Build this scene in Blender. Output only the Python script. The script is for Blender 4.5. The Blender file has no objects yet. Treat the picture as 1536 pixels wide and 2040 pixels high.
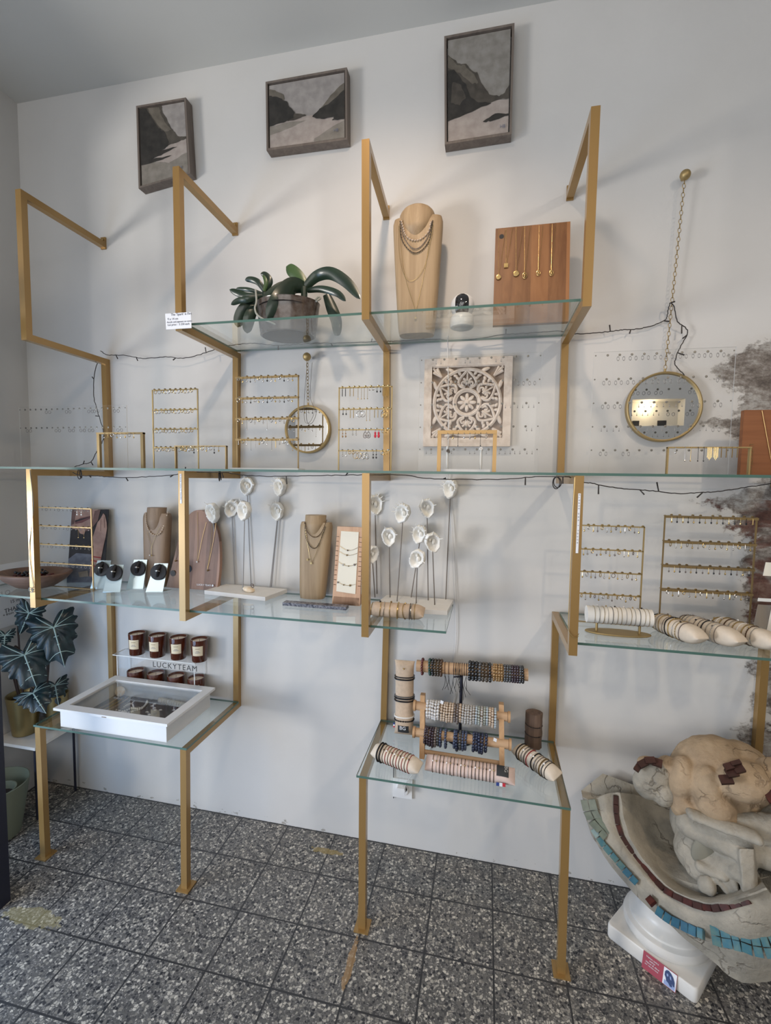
import bpy, math, random
from mathutils import Vector as V, Matrix, noise
random.seed(7)
PI = math.pi
scn = bpy.context.scene
COL = scn.collection

# ---------------------------------------------------------------- camera
CAM_C = V((1.6974, -1.8763, 1.5824))
CAM_R = V((0.97740, 0.21085, 0.01500)).normalized()
CAM_F = V((-0.20933, 0.97533, -0.07008)).normalized()
CAM_U = CAM_R.cross(CAM_F).normalized()
FPX = 922.45
cam_data = bpy.data.cameras.new('camera')
cam_data.sensor_fit = 'VERTICAL'
cam_data.sensor_height = 36.0
cam_data.lens = FPX / 2040 * 36.0
cam_data.clip_start = 0.05
cam = bpy.data.objects.new('camera', cam_data)
COL.objects.link(cam)
B = -CAM_F
cam.matrix_world = Matrix(((CAM_R.x, CAM_U.x, B.x, CAM_C.x), (CAM_R.y, CAM_U.y, B.y, CAM_C.y),
                           (CAM_R.z, CAM_U.z, B.z, CAM_C.z), (0, 0, 0, 1)))
scn.camera = cam

# ---------------------------------------------------------------- world, lights, exposure
scn.view_settings.view_transform = 'Standard'
scn.view_settings.look = 'None'
scn.view_settings.gamma = 1.0
scn.view_settings.use_curve_mapping = False
scn.view_settings.exposure = -0.06
scn.cycles.use_denoising = True
scn.cycles.max_bounces = 10
scn.cycles.diffuse_bounces = 5
scn.cycles.glossy_bounces = 5
scn.cycles.transparent_max_bounces = 40
scn.cycles.sample_clamp_indirect = 4.0
scn.cycles.caustics_reflective = False
scn.cycles.caustics_refractive = False
W = bpy.data.worlds.new('world')
scn.world = W
W.use_nodes = True
W.node_tree.nodes['Background'].inputs[0].default_value = (0.84, 0.90, 1.0, 1)
W.node_tree.nodes['Background'].inputs[1].default_value = 0.7

def area(name, loc, target, sx, sy, power, color, spread=PI):
    L = bpy.data.lights.new(name, 'AREA')
    L.shape = 'RECTANGLE'; L.size = sx; L.size_y = sy; L.energy = power; L.color = color; L.spread = spread
    o = bpy.data.objects.new(name, L); COL.objects.link(o)
    o.location = loc
    o.rotation_euler = (V(target) - V(loc)).to_track_quat('-Z', 'Y').to_euler()
    return o
def bulb(name, loc, power, color, r):
    L = bpy.data.lights.new(name, 'POINT'); L.energy = power; L.color = color; L.shadow_soft_size = r
    o = bpy.data.objects.new(name, L); COL.objects.link(o); o.location = loc
    return o
def spot(name, loc, target, power, color, r, angle):
    L = bpy.data.lights.new(name, 'SPOT'); L.energy = power; L.color = color; L.shadow_soft_size = r; L.spot_size = math.radians(angle); L.spot_blend = 0.9
    o = bpy.data.objects.new(name, L); COL.objects.link(o); o.location = loc
    o.rotation_euler = (V(target) - V(loc)).to_track_quat('-Z', 'Y').to_euler()
area('shop_window_daylight', (0.9, -4.5, 1.75), (1.2, 0, 1.6), 2.8, 1.8, 38, (1.0, 0.95, 0.885))
area('door_daylight', (-0.64, -1.75, 0.80), (1.5, -0.75, 0.40), 1.9, 1.5, 34, (0.36, 0.61, 1.0))
area('street_light_bounce', (-3.1, -3.6, 0.9), (1.0, 0, 2.2), 1.0, 1.0, 130, (1.0, 0.955, 0.895))
spot('ceiling_spot_lamp', (1.40, -1.15, 3.20), (1.15, 0, 1.55), 48, (1.0, 0.77, 0.57), 0.06, 98)
spot('right_wall_fill', (3.2, -2.2, 3.15), (2.3, 0, 1.1), 60, (1.0, 0.80, 0.60), 0.07, 70)  # added warm fill spot for the right part of the back wall
bulb('far_wall_fill', (3.2, -3.1, 3.1), 16, (1.0, 0.97, 0.93), 0.08)  # added fill light, lifts the front wall that the large mirror reflects
bulb('niche_lamp', (3.62, -4.52, 2.52), 2.2, (1.0, 0.78, 0.45), 0.03)

# ---------------------------------------------------------------- pixel to place (1536 x 2040 frame)
def ray(px, py):
    return CAM_F + CAM_R * ((px - 768) / FPX) - CAM_U * ((py - 1020) / FPX)
def at(px, py, y):                      # point where the sight line meets the plane Y = y
    d = ray(px, py); return CAM_C + d * ((y - CAM_C.y) / d.y)
def atz(px, py, z):                     # ... the level Z = z
    d = ray(px, py); return CAM_C + d * ((z - CAM_C.z) / d.z)
def atx(px, py, x):
    d = ray(px, py); return CAM_C + d * ((x - CAM_C.x) / d.x)
def mpp(y):                             # metres per pixel on the plane Y = y, roughly
    return (y - CAM_C.y) / 0.955 / FPX

# ---------------------------------------------------------------- materials
MATS = {}
def newmat(name):
    m = bpy.data.materials.new(name); m.use_nodes = True
    nt = m.node_tree; p = nt.nodes['Principled BSDF']
    MATS[name] = m
    return m, nt, p
def N(nt, t, **kw):
    n = nt.nodes.new(t)
    for k, v in kw.items(): setattr(n, k, v)
    return n
def L(nt, a, b): nt.links.new(a, b)
def coords(nt, scale=(1, 1, 1), rot=(0, 0, 0)):
    t = N(nt, 'ShaderNodeTexCoord'); mp = N(nt, 'ShaderNodeMapping')
    mp.inputs['Scale'].default_value = scale; mp.inputs['Rotation'].default_value = rot
    L(nt, t.outputs['Object'], mp.inputs['Vector']); return mp.outputs[0]
def ramp(nt, fac, stops):
    r = N(nt, 'ShaderNodeValToRGB'); e = r.color_ramp.elements
    while len(e) < len(stops): e.new(0.5)
    for i, (p, c) in enumerate(stops):
        e[i].position = p; e[i].color = (c[0], c[1], c[2], 1) if not isinstance(c, (int, float)) else (c, c, c, 1)
    L(nt, fac, r.inputs[0]); return r.outputs[0]
def tex(nt, vec, scale, detail=4, rough=0.55, dist=0.0):
    n = N(nt, 'ShaderNodeTexNoise'); n.inputs['Scale'].default_value = scale; n.inputs['Detail'].default_value = detail
    n.inputs['Roughness'].default_value = rough; n.inputs['Distortion'].default_value = dist
    L(nt, vec, n.inputs['Vector']); return n.outputs['Fac']
def bump(nt, p, h, strength=0.3, dist=0.002):
    b = N(nt, 'ShaderNodeBump'); b.inputs['Strength'].default_value = strength; b.inputs['Distance'].default_value = dist
    L(nt, h, b.inputs['Height']); L(nt, b.outputs[0], p.inputs['Normal'])
def mix(nt, fac, a, b):
    m = N(nt, 'ShaderNodeMix', data_type='RGBA')
    if isinstance(fac, float): m.inputs[0].default_value = fac
    else: L(nt, fac, m.inputs[0])
    for s, c in ((6, a), (7, b)):
        if isinstance(c, tuple): m.inputs[s].default_value = (*c, 1)
        else: L(nt, c, m.inputs[s])
    return m.outputs[2]
def plain(name, c, rough=0.5, metal=0.0, var=0.0, scale=30, bmp=0.0, bscale=200, coat=0.0, c2=None, spec=0.5):
    m, nt, p = newmat(name)
    p.inputs['Roughness'].default_value = rough; p.inputs['Metallic'].default_value = metal
    p.inputs['Coat Weight'].default_value = coat; p.inputs['Specular IOR Level'].default_value = spec
    if var or c2:
        vec = coords(nt)
        d = c2 or tuple(x * (1 - var) for x in c)
        L(nt, ramp(nt, tex(nt, vec, scale), [(0.35, d), (0.65, c)]), p.inputs['Base Color'])
    else: p.inputs['Base Color'].default_value = (*c, 1)
    if bmp: bump(nt, p, tex(nt, coords(nt), bscale), bmp)
    return m
def wood(name, c1, c2, axis='z', scale=1.0, rough=0.55, strips=0.0):
    m, nt, p = newmat(name); p.inputs['Roughness'].default_value = rough
    s = {'x': (3, 60, 60), 'y': (60, 3, 60), 'z': (60, 60, 3)}[axis]
    vec = coords(nt, tuple(k * scale for k in s))
    f = tex(nt, vec, 1.0, 5, 0.6, 0.6)
    c = ramp(nt, f, [(0.3, c1), (0.7, c2)])
    if strips:
        t = N(nt, 'ShaderNodeTexCoord'); sp = N(nt, 'ShaderNodeSeparateXYZ'); L(nt, t.outputs['Object'], sp.inputs[0])
        mm = N(nt, 'ShaderNodeMath', operation='MULTIPLY'); L(nt, sp.outputs[0], mm.inputs[0]); mm.inputs[1].default_value = 1 / strips
        fl = N(nt, 'ShaderNodeMath', operation='FLOOR'); L(nt, mm.outputs[0], fl.inputs[0])
        wn = N(nt, 'ShaderNodeTexWhiteNoise', noise_dimensions='1D'); L(nt, fl.outputs[0], wn.inputs['W'])
        c = mix(nt, ramp(nt, wn.outputs['Value'], [(0.2, 0.0), (0.9, 0.5)]), c, tuple(min(1, x * 1.9) for x in c2))
    L(nt, c, p.inputs['Base Color']); bump(nt, p, f, 0.15, 0.001)
    return m
def clear(name, tint, gloss=1.0, ior=1.5):
    m = bpy.data.materials.new(name); m.use_nodes = True; nt = m.node_tree; nt.nodes.clear(); MATS[name] = m
    o = N(nt, 'ShaderNodeOutputMaterial'); t = N(nt, 'ShaderNodeBsdfTransparent'); g = N(nt, 'ShaderNodeBsdfGlossy')
    t.inputs[0].default_value = (*tint, 1); g.inputs['Roughness'].default_value = 0.015
    g.inputs[0].default_value = (gloss, gloss, gloss, 1)
    fr = N(nt, 'ShaderNodeFresnel'); fr.inputs[0].default_value = ior
    geo = N(nt, 'ShaderNodeNewGeometry')
    io = N(nt, 'ShaderNodeMix', data_type='FLOAT'); io.inputs[2].default_value = ior; io.inputs[3].default_value = 1 / ior
    L(nt, geo.outputs['Backfacing'], io.inputs[0]); L(nt, io.outputs[0], fr.inputs[0])
    mx = N(nt, 'ShaderNodeMixShader'); L(nt, fr.outputs[0], mx.inputs[0]); L(nt, t.outputs[0], mx.inputs[1]); L(nt, g.outputs[0], mx.inputs[2])
    L(nt, mx.outputs[0], o.inputs[0]); return m

plain('gold_tube', (0.37, 0.225, 0.080), 0.26, 0.40, coat=0.1)
plain('brass', (0.42, 0.31, 0.145), 0.5, 0.75)
plain('brass_flat', (0.30, 0.21, 0.095), 0.45, 0.6)
plain('brass_dark', (0.20, 0.13, 0.05), 0.5, 0.5)
plain('gold', (0.62, 0.45, 0.20), 0.3, 1.0)
plain('silver', (0.60, 0.58, 0.55), 0.25, 1.0)
plain('steel_rod', (0.17, 0.145, 0.125), 0.5, 0.3)
plain('steel_pale', (0.30, 0.29, 0.285), 0.45, 0.4)
plain('dark_bead', (0.02, 0.02, 0.022), 0.25)
plain('grommet', (0.20, 0.19, 0.17), 0.4, 0.6)
clear('shelf_glass', (0.955, 0.98, 0.97))
clear('acrylic', (0.994, 0.995, 0.994), 1.0, 1.22)
clear('thin_glass', (0.97, 0.98, 0.98))
plain('glass_edge', (0.075, 0.15, 0.125), 0.3)
plain('acrylic_edge', (0.74, 0.75, 0.73), 0.2)
plain('white_paper', (0.80, 0.82, 0.86), 0.7)
plain('ink', (0.03, 0.03, 0.05), 0.7)
plain('ink_grey', (0.16, 0.17, 0.22), 0.7)
plain('cable_black', (0.028, 0.022, 0.02), 0.55)
plain('cable_white', (0.72, 0.70, 0.68), 0.5)
plain('white_plastic', (0.80, 0.80, 0.80), 0.3, coat=0.3)
plain('black_gloss', (0.008, 0.008, 0.01), 0.08, coat=1.0)
plain('black_rubber', (0.010, 0.010, 0.013), 0.55)
plain('black_metal', (0.012, 0.014, 0.03), 0.45)
plain('white_paint', (0.80, 0.81, 0.82), 0.35, var=0.03, scale=8)
plain('linen', (0.60, 0.46, 0.335), 0.9, var=0.12, scale=90, bmp=0.3, bscale=900)
plain('linen_pale', (0.72, 0.62, 0.50), 0.9, var=0.08, scale=60, bmp=0.3, bscale=900)
plain('linen_pink', (0.72, 0.56, 0.50), 0.9, var=0.08, scale=60, bmp=0.3, bscale=900)
plain('linen_white', (0.80, 0.765, 0.70), 0.85, bmp=0.2, bscale=900)
plain('wax', (0.80, 0.66, 0.52), 0.5)
plain('amber_glass', (0.062, 0.014, 0.007), 0.06, coat=0.6, c2=(0.095, 0.022, 0.010), scale=25)
plain('label_cream', (0.76, 0.66, 0.48), 0.7)
plain('grey_felt', (0.16, 0.155, 0.16), 0.95, var=0.25, scale=40)
plain('pearl', (0.85, 0.83, 0.80), 0.25, coat=0.4)
plain('marble_white', (0.80, 0.79, 0.76), 0.35, c2=(0.70, 0.68, 0.64), scale=7)
plain('plaster_white', (0.84, 0.82, 0.79), 0.8, var=0.06, scale=20, bmp=0.25, bscale=140)
plain('shell_white', (0.92, 0.91, 0.88), 0.7, c2=(0.80, 0.76, 0.68), scale=35, bmp=0.8, bscale=70)
plain('shell_cream', (0.80, 0.62, 0.42), 0.5, c2=(0.85, 0.78, 0.66), scale=60)
plain('carved_wood', (0.72, 0.625, 0.54), 0.9, c2=(0.60, 0.50, 0.42), scale=60, bmp=0.4, bscale=150)
wood('bust_oak', (0.31, 0.21, 0.115), (0.45, 0.325, 0.195), 'z', 0.8)
wood('bust_brown', (0.20, 0.135, 0.085), (0.32, 0.22, 0.145), 'z', 0.8)
wood('board_teak', (0.155, 0.062, 0.022), (0.25, 0.115, 0.045), 'z', 0.7, 0.45, strips=0.058)
wood('board_oak_dark', (0.16, 0.085, 0.055), (0.27, 0.155, 0.105), 'z', 0.6, 0.5, strips=0.06)
wood('board_cherry', (0.20, 0.068, 0.022), (0.30, 0.115, 0.042), 'x', 0.6)
wood('bowl_wood', (0.14, 0.075, 0.05), (0.25, 0.15, 0.105), 'x', 0.5)
wood('beech', (0.44, 0.255, 0.125), (0.58, 0.37, 0.20), 'z', 0.7)
wood('beech_side', (0.44, 0.27, 0.15), (0.60, 0.41, 0.25), 'x', 0.7)
wood('pine_pink', (0.50, 0.30, 0.19), (0.64, 0.42, 0.28), 'z', 0.8)
wood('bark', (0.055, 0.035, 0.025), (0.19, 0.125, 0.09), 'z', 0.5, 0.9)
wood('frame_grey', (0.12, 0.095, 0.08), (0.20, 0.165, 0.14), 'z', 0.6, 0.7)
plain('speckled_stone', (0.30, 0.31, 0.36), 0.4, c2=(0.02, 0.025, 0.05), scale=110)
plain('pot_brass', (0.36, 0.28, 0.13), 0.33, 0.85, var=0.12, scale=12)
plain('pot_sage', (0.16, 0.18, 0.13), 0.6)
plain('soil', (0.025, 0.018, 0.015), 0.95)
plain('pot_clear', (0.12, 0.10, 0.088), 0.22, c2=(0.055, 0.034, 0.022), scale=45, coat=0.25)
plain('root', (0.34, 0.36, 0.33), 0.7)
plain('orchid_leaf', (0.020, 0.040, 0.024), 0.32, c2=(0.012, 0.024, 0.016), scale=12, coat=0.2)
plain('orchid_leaf_light', (0.055, 0.105, 0.035), 0.35, coat=0.2)
plain('alocasia', (0.016, 0.040, 0.047), 0.36, c2=(0.007, 0.017, 0.024), scale=30, coat=0.15, bmp=0.8, bscale=45)
plain('alocasia_vein', (0.40, 0.54, 0.52), 0.5)
plain('stem_brown', (0.055, 0.035, 0.03), 0.6)
plain('mirror', (0.92, 0.93, 0.94), 0.01, 1.0)
plain('turquoise', (0.030, 0.14, 0.20), 0.15, c2=(0.018, 0.085, 0.16), scale=30, coat=0.5)
plain('turquoise_pale', (0.10, 0.195, 0.19), 0.15, c2=(0.035, 0.145, 0.20), scale=34, coat=0.5)
plain('green_tile', (0.155, 0.185, 0.135), 0.35, c2=(0.10, 0.125, 0.095), scale=40, coat=0.3)
plain('red_tile', (0.085, 0.022, 0.016), 0.5, c2=(0.035, 0.014, 0.012), scale=40, spec=.2)
plain('brown_tile', (0.060, 0.024, 0.018), 0.55, spec=.2, c2=(0.04, 0.018, 0.014), scale=40)
def stone(name, c1, c2, dirt):
    m, nt, p = newmat(name); p.inputs['Roughness'].default_value = 0.92; p.inputs['Specular IOR Level'].default_value = 0.25
    vec = coords(nt); c = ramp(nt, tex(nt, vec, 11, 6, 0.65), [(0.32, c2), (0.66, c1)])
    c = mix(nt, ramp(nt, tex(nt, vec, 26, 9, 0.75, 0.8), [(0.60, 0.0), (0.74, 0.75)]), c, dirt)
    v = N(nt, 'ShaderNodeTexVoronoi', feature='DISTANCE_TO_EDGE'); v.inputs['Scale'].default_value = 9
    mp = N(nt, 'ShaderNodeVectorMath', operation='ADD'); nz = N(nt, 'ShaderNodeTexNoise'); nz.inputs['Scale'].default_value = 14; nz.inputs['Detail'].default_value = 4
    sc = N(nt, 'ShaderNodeVectorMath', operation='SCALE'); sc.inputs[3].default_value = 0.12
    L(nt, vec, nz.inputs['Vector']); L(nt, nz.outputs['Color'], sc.inputs[0]); L(nt, vec, mp.inputs[0]); L(nt, sc.outputs[0], mp.inputs[1]); L(nt, mp.outputs[0], v.inputs['Vector'])
    cr = ramp(nt, v.outputs['Distance'], [(0.0, 0.6), (0.035, 0.0)])
    gate = ramp(nt, tex(nt, vec, 5, 3), [(0.50, 0.0), (0.60, 1.0)])
    mm = N(nt, 'ShaderNodeMath', operation='MULTIPLY'); L(nt, cr, mm.inputs[0]); L(nt, gate, mm.inputs[1])
    c = mix(nt, mm.outputs[0], c, dirt); L(nt, c, p.inputs['Base Color'])
    hs = N(nt, 'ShaderNodeMath', operation='SUBTRACT'); L(nt, tex(nt, vec, 38, 8, 0.7), hs.inputs[0]); L(nt, mm.outputs[0], hs.inputs[1])
    bump(nt, p, hs.outputs[0], 0.8, 0.006)
stone('stone_mask', (0.45, 0.405, 0.33), (0.29, 0.27, 0.225), (0.12, 0.10, 0.08))
stone('stone_ochre', (0.47, 0.345, 0.22), (0.33, 0.24, 0.155), (0.14, 0.095, 0.06))
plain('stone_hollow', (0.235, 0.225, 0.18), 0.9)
plain('card_red', (0.36, 0.06, 0.09), 0.45)
plain('card_blue', (0.035, 0.06, 0.16), 0.45)
plain('card_sky', (0.30, 0.38, 0.62), 0.45)
plain('flag_blue', (0.03, 0.06, 0.25), 0.7)
plain('flag_red', (0.55, 0.03, 0.05), 0.7)
plain('label_dark', (0.028, 0.03, 0.033), 0.7)
plain('string_red', (0.28, 0.03, 0.035), 0.8)
plain('string_black', (0.012, 0.010, 0.010), 0.8)
plain('string_brown', (0.09, 0.05, 0.035), 0.8)
plain('string_white', (0.78, 0.76, 0.72), 0.8)
plain('paper_beige', (0.80, 0.76, 0.65), 0.8)
# paint
for nm, c, d in (('sky_grey', (0.34, 0.315, 0.30), (0.255, 0.235, 0.225)), ('sky_dim', (0.27, 0.255, 0.235), (0.20, 0.185, 0.165)),
                 ('rock_dark', (0.035, 0.031, 0.027), (0.016, 0.015, 0.013)), ('rock_mid', (0.085, 0.074, 0.06), (0.045, 0.038, 0.031)),
                 ('rock_light', (0.155, 0.135, 0.11), (0.10, 0.087, 0.068)), ('sand_pale', (0.40, 0.35, 0.32), (0.31, 0.265, 0.24)),
                 ('sand_grey', (0.26, 0.235, 0.205), (0.19, 0.17, 0.145)), ('skin', (0.40, 0.255, 0.205), (0.30, 0.175, 0.14)),
                 ('skin_dark', (0.17, 0.095, 0.08), (0.115, 0.06, 0.05)), ('lip', (0.20, 0.075, 0.07), (0.13, 0.05, 0.05)),
                 ('hair_dark', (0.022, 0.018, 0.018), (0.012, 0.010, 0.011)), ('denim', (0.15, 0.165, 0.21), (0.08, 0.09, 0.12))):
    plain(nm, c, 0.7, c2=d, scale=28)
# bead colours
for nm, c, r in (('bead_white', (0.72, 0.70, 0.68), .35), ('bead_cream', (0.62, 0.49, 0.37), .4), ('bead_grey', (0.50, 0.48, 0.45), .35),
                 ('bead_sage', (0.40, 0.43, 0.38), .35), ('bead_ice', (0.45, 0.52, 0.56), .3), ('bead_taupe', (0.19, 0.155, 0.14), .4),
                 ('bead_black', (0.018, 0.019, 0.022), .25), ('bead_bronze', (0.075, 0.055, 0.035), .3), ('bead_gold', (0.36, 0.21, 0.075), .3),
                 ('bead_green', (0.02, 0.07, 0.055), .3), ('bead_red', (0.12, 0.015, 0.012), .35), ('bead_navy', (0.022, 0.032, 0.075), .3),
                 ('bead_blue', (0.055, 0.075, 0.14), .3), ('bead_plum', (0.050, 0.032, 0.045), .3), ('bead_slate', (0.085, 0.09, 0.095), .3),
                 ('bead_tiger', (0.085, 0.042, 0.018), .25)):
    plain(nm, c, r, coat=0.3, c2=tuple(x * 0.75 for x in c), scale=150)

# ---------------------------------------------------------------- mesh builder
class MB:
    def __init__(s): s.v = []; s.f = []; s.m = []; s.cur = 0
    def mat(s, i): s.cur = i; return s
    def add(s, vs, fs):
        o = len(s.v); s.v += [V(p) for p in vs]; s.f += [tuple(i + o for i in f) for f in fs]; s.m += [s.cur] * len(fs); return s
    def hexa(s, p):        # 8 points, bottom 4 then top 4
        return s.add(p, [(3, 2, 1, 0), (4, 5, 6, 7), (0, 1, 5, 4), (1, 2, 6, 5), (2, 3, 7, 6), (3, 0, 4, 7)])
    def box(s, x0, x1, y0, y1, z0, z1):
        return s.hexa([(x0, y0, z0), (x1, y0, z0), (x1, y1, z0), (x0, y1, z0), (x0, y0, z1), (x1, y0, z1), (x1, y1, z1), (x0, y1, z1)])
    def slab(s, q, n):     # quad front face q (4 pts), thickness vector n going backwards
        q = [V(p) for p in q]; n = V(n)
        return s.hexa([*[p + n for p in q], *q])
    def poly(s, pts): return s.add(pts, [tuple(range(len(pts)))])
    def prism(s, pts, n):
        k = len(pts); n = V(n); q = [V(p) for p in pts]
        fs = [tuple(range(k)), tuple(range(2 * k - 1, k - 1, -1))] + [(i, i + k, (i + 1) % k + k, (i + 1) % k) for i in range(k)]
        return s.add(q + [p + n for p in q], fs)
    def tube(s, pts, r, n=8, closed=False, r2=None, cap=True, sq=None):
        pts = [V(p) for p in pts]; k = len(pts); rings = []; up = None
        for i in range(k):
            a = pts[i - 1] if (i > 0 or closed) else pts[i]; b = pts[(i + 1) % k] if (i < k - 1 or closed) else pts[i]
            t = (b - a); t = t.normalized() if t.length > 1e-9 else V((0, 0, 1))
            if up is None:
                up = V((0, 0, 1)) if abs(t.z) < 0.9 else V((0, 1, 0))
            sx = t.cross(up)
            if sx.length < 1e-5: sx = t.orthogonal()
            sx.normalize(); up = sx.cross(t).normalized()
            rr = r if r2 is None else (r + (r2 - r) * i / max(1, k - 1)) if not callable(r2) else r2(i / max(1, k - 1)) * r
            rings.append([pts[i] + sx * (rr * math.cos(2 * PI * j / n)) + up * (rr * math.sin(2 * PI * j / n)) for j in range(n)])
        vs = [p for g in rings for p in g]; fs = []
        for i in range(k if closed else k - 1):
            for j in range(n):
                a = i * n + j; b = i * n + (j + 1) % n; c = ((i + 1) % k) * n + (j + 1) % n; d = ((i + 1) % k) * n + j
                fs.append((a, b, c, d))
        if not closed and cap: fs += [tuple(range(n - 1, -1, -1)), tuple((k - 1) * n + j for j in range(n))]
        return s.add(vs, fs)
    def ball(s, c, r, seg=10, rng=6, M=None):
        c = V(c); rx, ry, rz = (r, r, r) if isinstance(r, (int, float)) else r
        vs = [V((0, 0, rz))]; fs = []
        for i in range(1, rng):
            th = PI * i / rng
            for j in range(seg):
                ph = 2 * PI * j / seg
                vs.append(V((rx * math.sin(th) * math.cos(ph), ry * math.sin(th) * math.sin(ph), rz * math.cos(th))))
        vs.append(V((0, 0, -rz))); e = len(vs) - 1
        for j in range(seg):
            fs.append((0, 1 + j, 1 + (j + 1) % seg)); fs.append((e, e - seg + (j + 1) % seg, e - seg + j))
        for i in range(rng - 2):
            for j in range(seg):
                a = 1 + i * seg + j; b = 1 + i * seg + (j + 1) % seg
                fs.append((a, a + seg, b + seg, b))
        return s.add([(M @ p if M else p) + c for p in vs], fs)
    def lathe(s, c, prof, n=32, M=None, cap=True):    # prof: (radius, height) from bottom to top
        c = V(c); vs = []; fs = []
        for (r, z) in prof:
            for j in range(n):
                p = V((r * math.cos(2 * PI * j / n), r * math.sin(2 * PI * j / n), z)); vs.append((M @ p if M else p) + c)
        for i in range(len(prof) - 1):
            for j in range(n):
                fs.append((i * n + j, i * n + (j + 1) % n, (i + 1) * n + (j + 1) % n, (i + 1) * n + j))
        if cap: fs += [tuple(range(n - 1, -1, -1)), tuple((len(prof) - 1) * n + j for j in range(n))]
        return s.add(vs, fs)
    def ring(s, c, nrm, R, r, n=20, k=6, R2=None):
        c = V(c); nrm = V(nrm).normalized(); a = nrm.orthogonal().normalized(); b = nrm.cross(a); R2 = R2 or R
        return s.tube([c + a * (R * math.cos(2 * PI * i / n)) + b * (R2 * math.sin(2 * PI * i / n)) for i in range(n)], r, k, True)
    def grid(s, rows, closed=False):
        m = len(rows[0]); vs = [p for r in rows for p in r]; fs = []
        for i in range(len(rows) - 1):
            for j in range(m if closed else m - 1):
                fs.append((i * m + j, i * m + (j + 1) % m, (i + 1) * m + (j + 1) % m, (i + 1) * m + j))
        return s.add(vs, fs)
    def mesh(s, name, mats, off=V((0, 0, 0)), smooth=True):
        me = bpy.data.meshes.new(name)
        me.from_pydata([tuple(p - off) for p in s.v], [], s.f)
        for m in ([mats] if isinstance(mats, str) else mats): me.materials.append(MATS[m])
        me.polygons.foreach_set('material_index', s.m)
        if smooth:
            me.polygons.foreach_set('use_smooth', [True] * len(me.polygons)); me.set_sharp_from_angle(angle=0.7)
        me.update(); return me
    def build(s, name, mats, parent=None, smooth=True):
        off = WL.get(parent.name, V((0, 0, 0))) if parent else V((0, 0, 0))
        o = bpy.data.objects.new(name, s.mesh(name, mats, off, smooth)); COL.objects.link(o)
        if parent: o.parent = parent; WL[o.name] = off
        else: WL[o.name] = V((0, 0, 0))
        return o
WL = {}
def tag(o, label, cat, group=None, kind=None):
    if label: o['label'] = label
    if cat: o['category'] = cat
    if group: o['group'] = group
    if kind: o['kind'] = kind
    return o
def struct(o): o['kind'] = 'structure'; return o
def thing(name, loc, label, cat, group=None):
    o = bpy.data.objects.new(name, None); o.empty_display_size = 0.02; COL.objects.link(o)
    o.location = V(loc); WL[o.name] = V(loc); return tag(o, label, cat, group)
def solo(mb, name, mats, label, cat, group=None, smooth=True, loc=None):     # a thing that is one mesh
    loc = V(loc) if loc is not None else (sum(mb.v, V((0, 0, 0))) / len(mb.v))
    o = bpy.data.objects.new(name, mb.mesh(name, mats, loc, smooth)); COL.objects.link(o); o.location = loc
    WL[o.name] = loc
    return tag(o, label, cat, group)
def copy_of(o, loc, label, group=None, rz=None):
    c = o.copy(); COL.objects.link(c); c.location = V(loc); c['label'] = label
    if group: c['group'] = group
    if rz is not None: c.rotation_euler = (0, 0, rz)
    for ch in o.children:
        d = ch.copy(); COL.objects.link(d); d.parent = c
        for g in ch.children:
            e = g.copy(); COL.objects.link(e); e.parent = d
    return c
def text(body, org, right, up, size, mat, parent, align='LEFT', name='lettering', space=1.0, yalign='BOTTOM_BASELINE'):
    cu = bpy.data.curves.new(name, 'FONT'); cu.body = body; cu.size = size; cu.align_x = align; cu.align_y = yalign; cu.space_character = space
    cu.extrude = 0.0002; cu.resolution_u = 3
    cu.materials.append(MATS[mat])
    tmp = bpy.data.objects.new(name + '_curve', cu); COL.objects.link(tmp)
    me = bpy.data.meshes.new_from_object(tmp); bpy.data.objects.remove(tmp); bpy.data.curves.remove(cu)
    o = bpy.data.objects.new(name, me); COL.objects.link(o)
    r = V(right).normalized(); u = V(up); u = (u - r * u.dot(r)).normalized(); n = r.cross(u)
    off = WL.get(parent.name, V((0, 0, 0))); p = V(org) - off; o.parent = parent
    o.matrix_local = Matrix(((r.x, u.x, n.x, p.x), (r.y, u.y, n.y, p.y), (r.z, u.z, n.z, p.z), (0, 0, 0, 1)))
    return o
def spline(pts, k=6):
    pts = [V(p) for p in pts]; out = []
    P = [pts[0] * 2 - pts[1]] + pts + [pts[-1] * 2 - pts[-2]]
    for i in range(1, len(P) - 2):
        for j in range(k):
            t = j / k; a, b, c, d = P[i - 1], P[i], P[i + 1], P[i + 2]
            out.append(0.5 * ((2 * b) + (c - a) * t + (2 * a - 5 * b + 4 * c - d) * t * t + (3 * b - a - 3 * c + d) * t ** 3))
    out.append(pts[-1]); return out
def quv(q):          # bilinear on a quad TL, TR, BR, BL; v down
    tl, tr, br, bl = [V(p) for p in q]
    return lambda u, v: (tl * (1 - u) + tr * u) * (1 - v) + (bl * (1 - u) + br * u) * v
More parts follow.
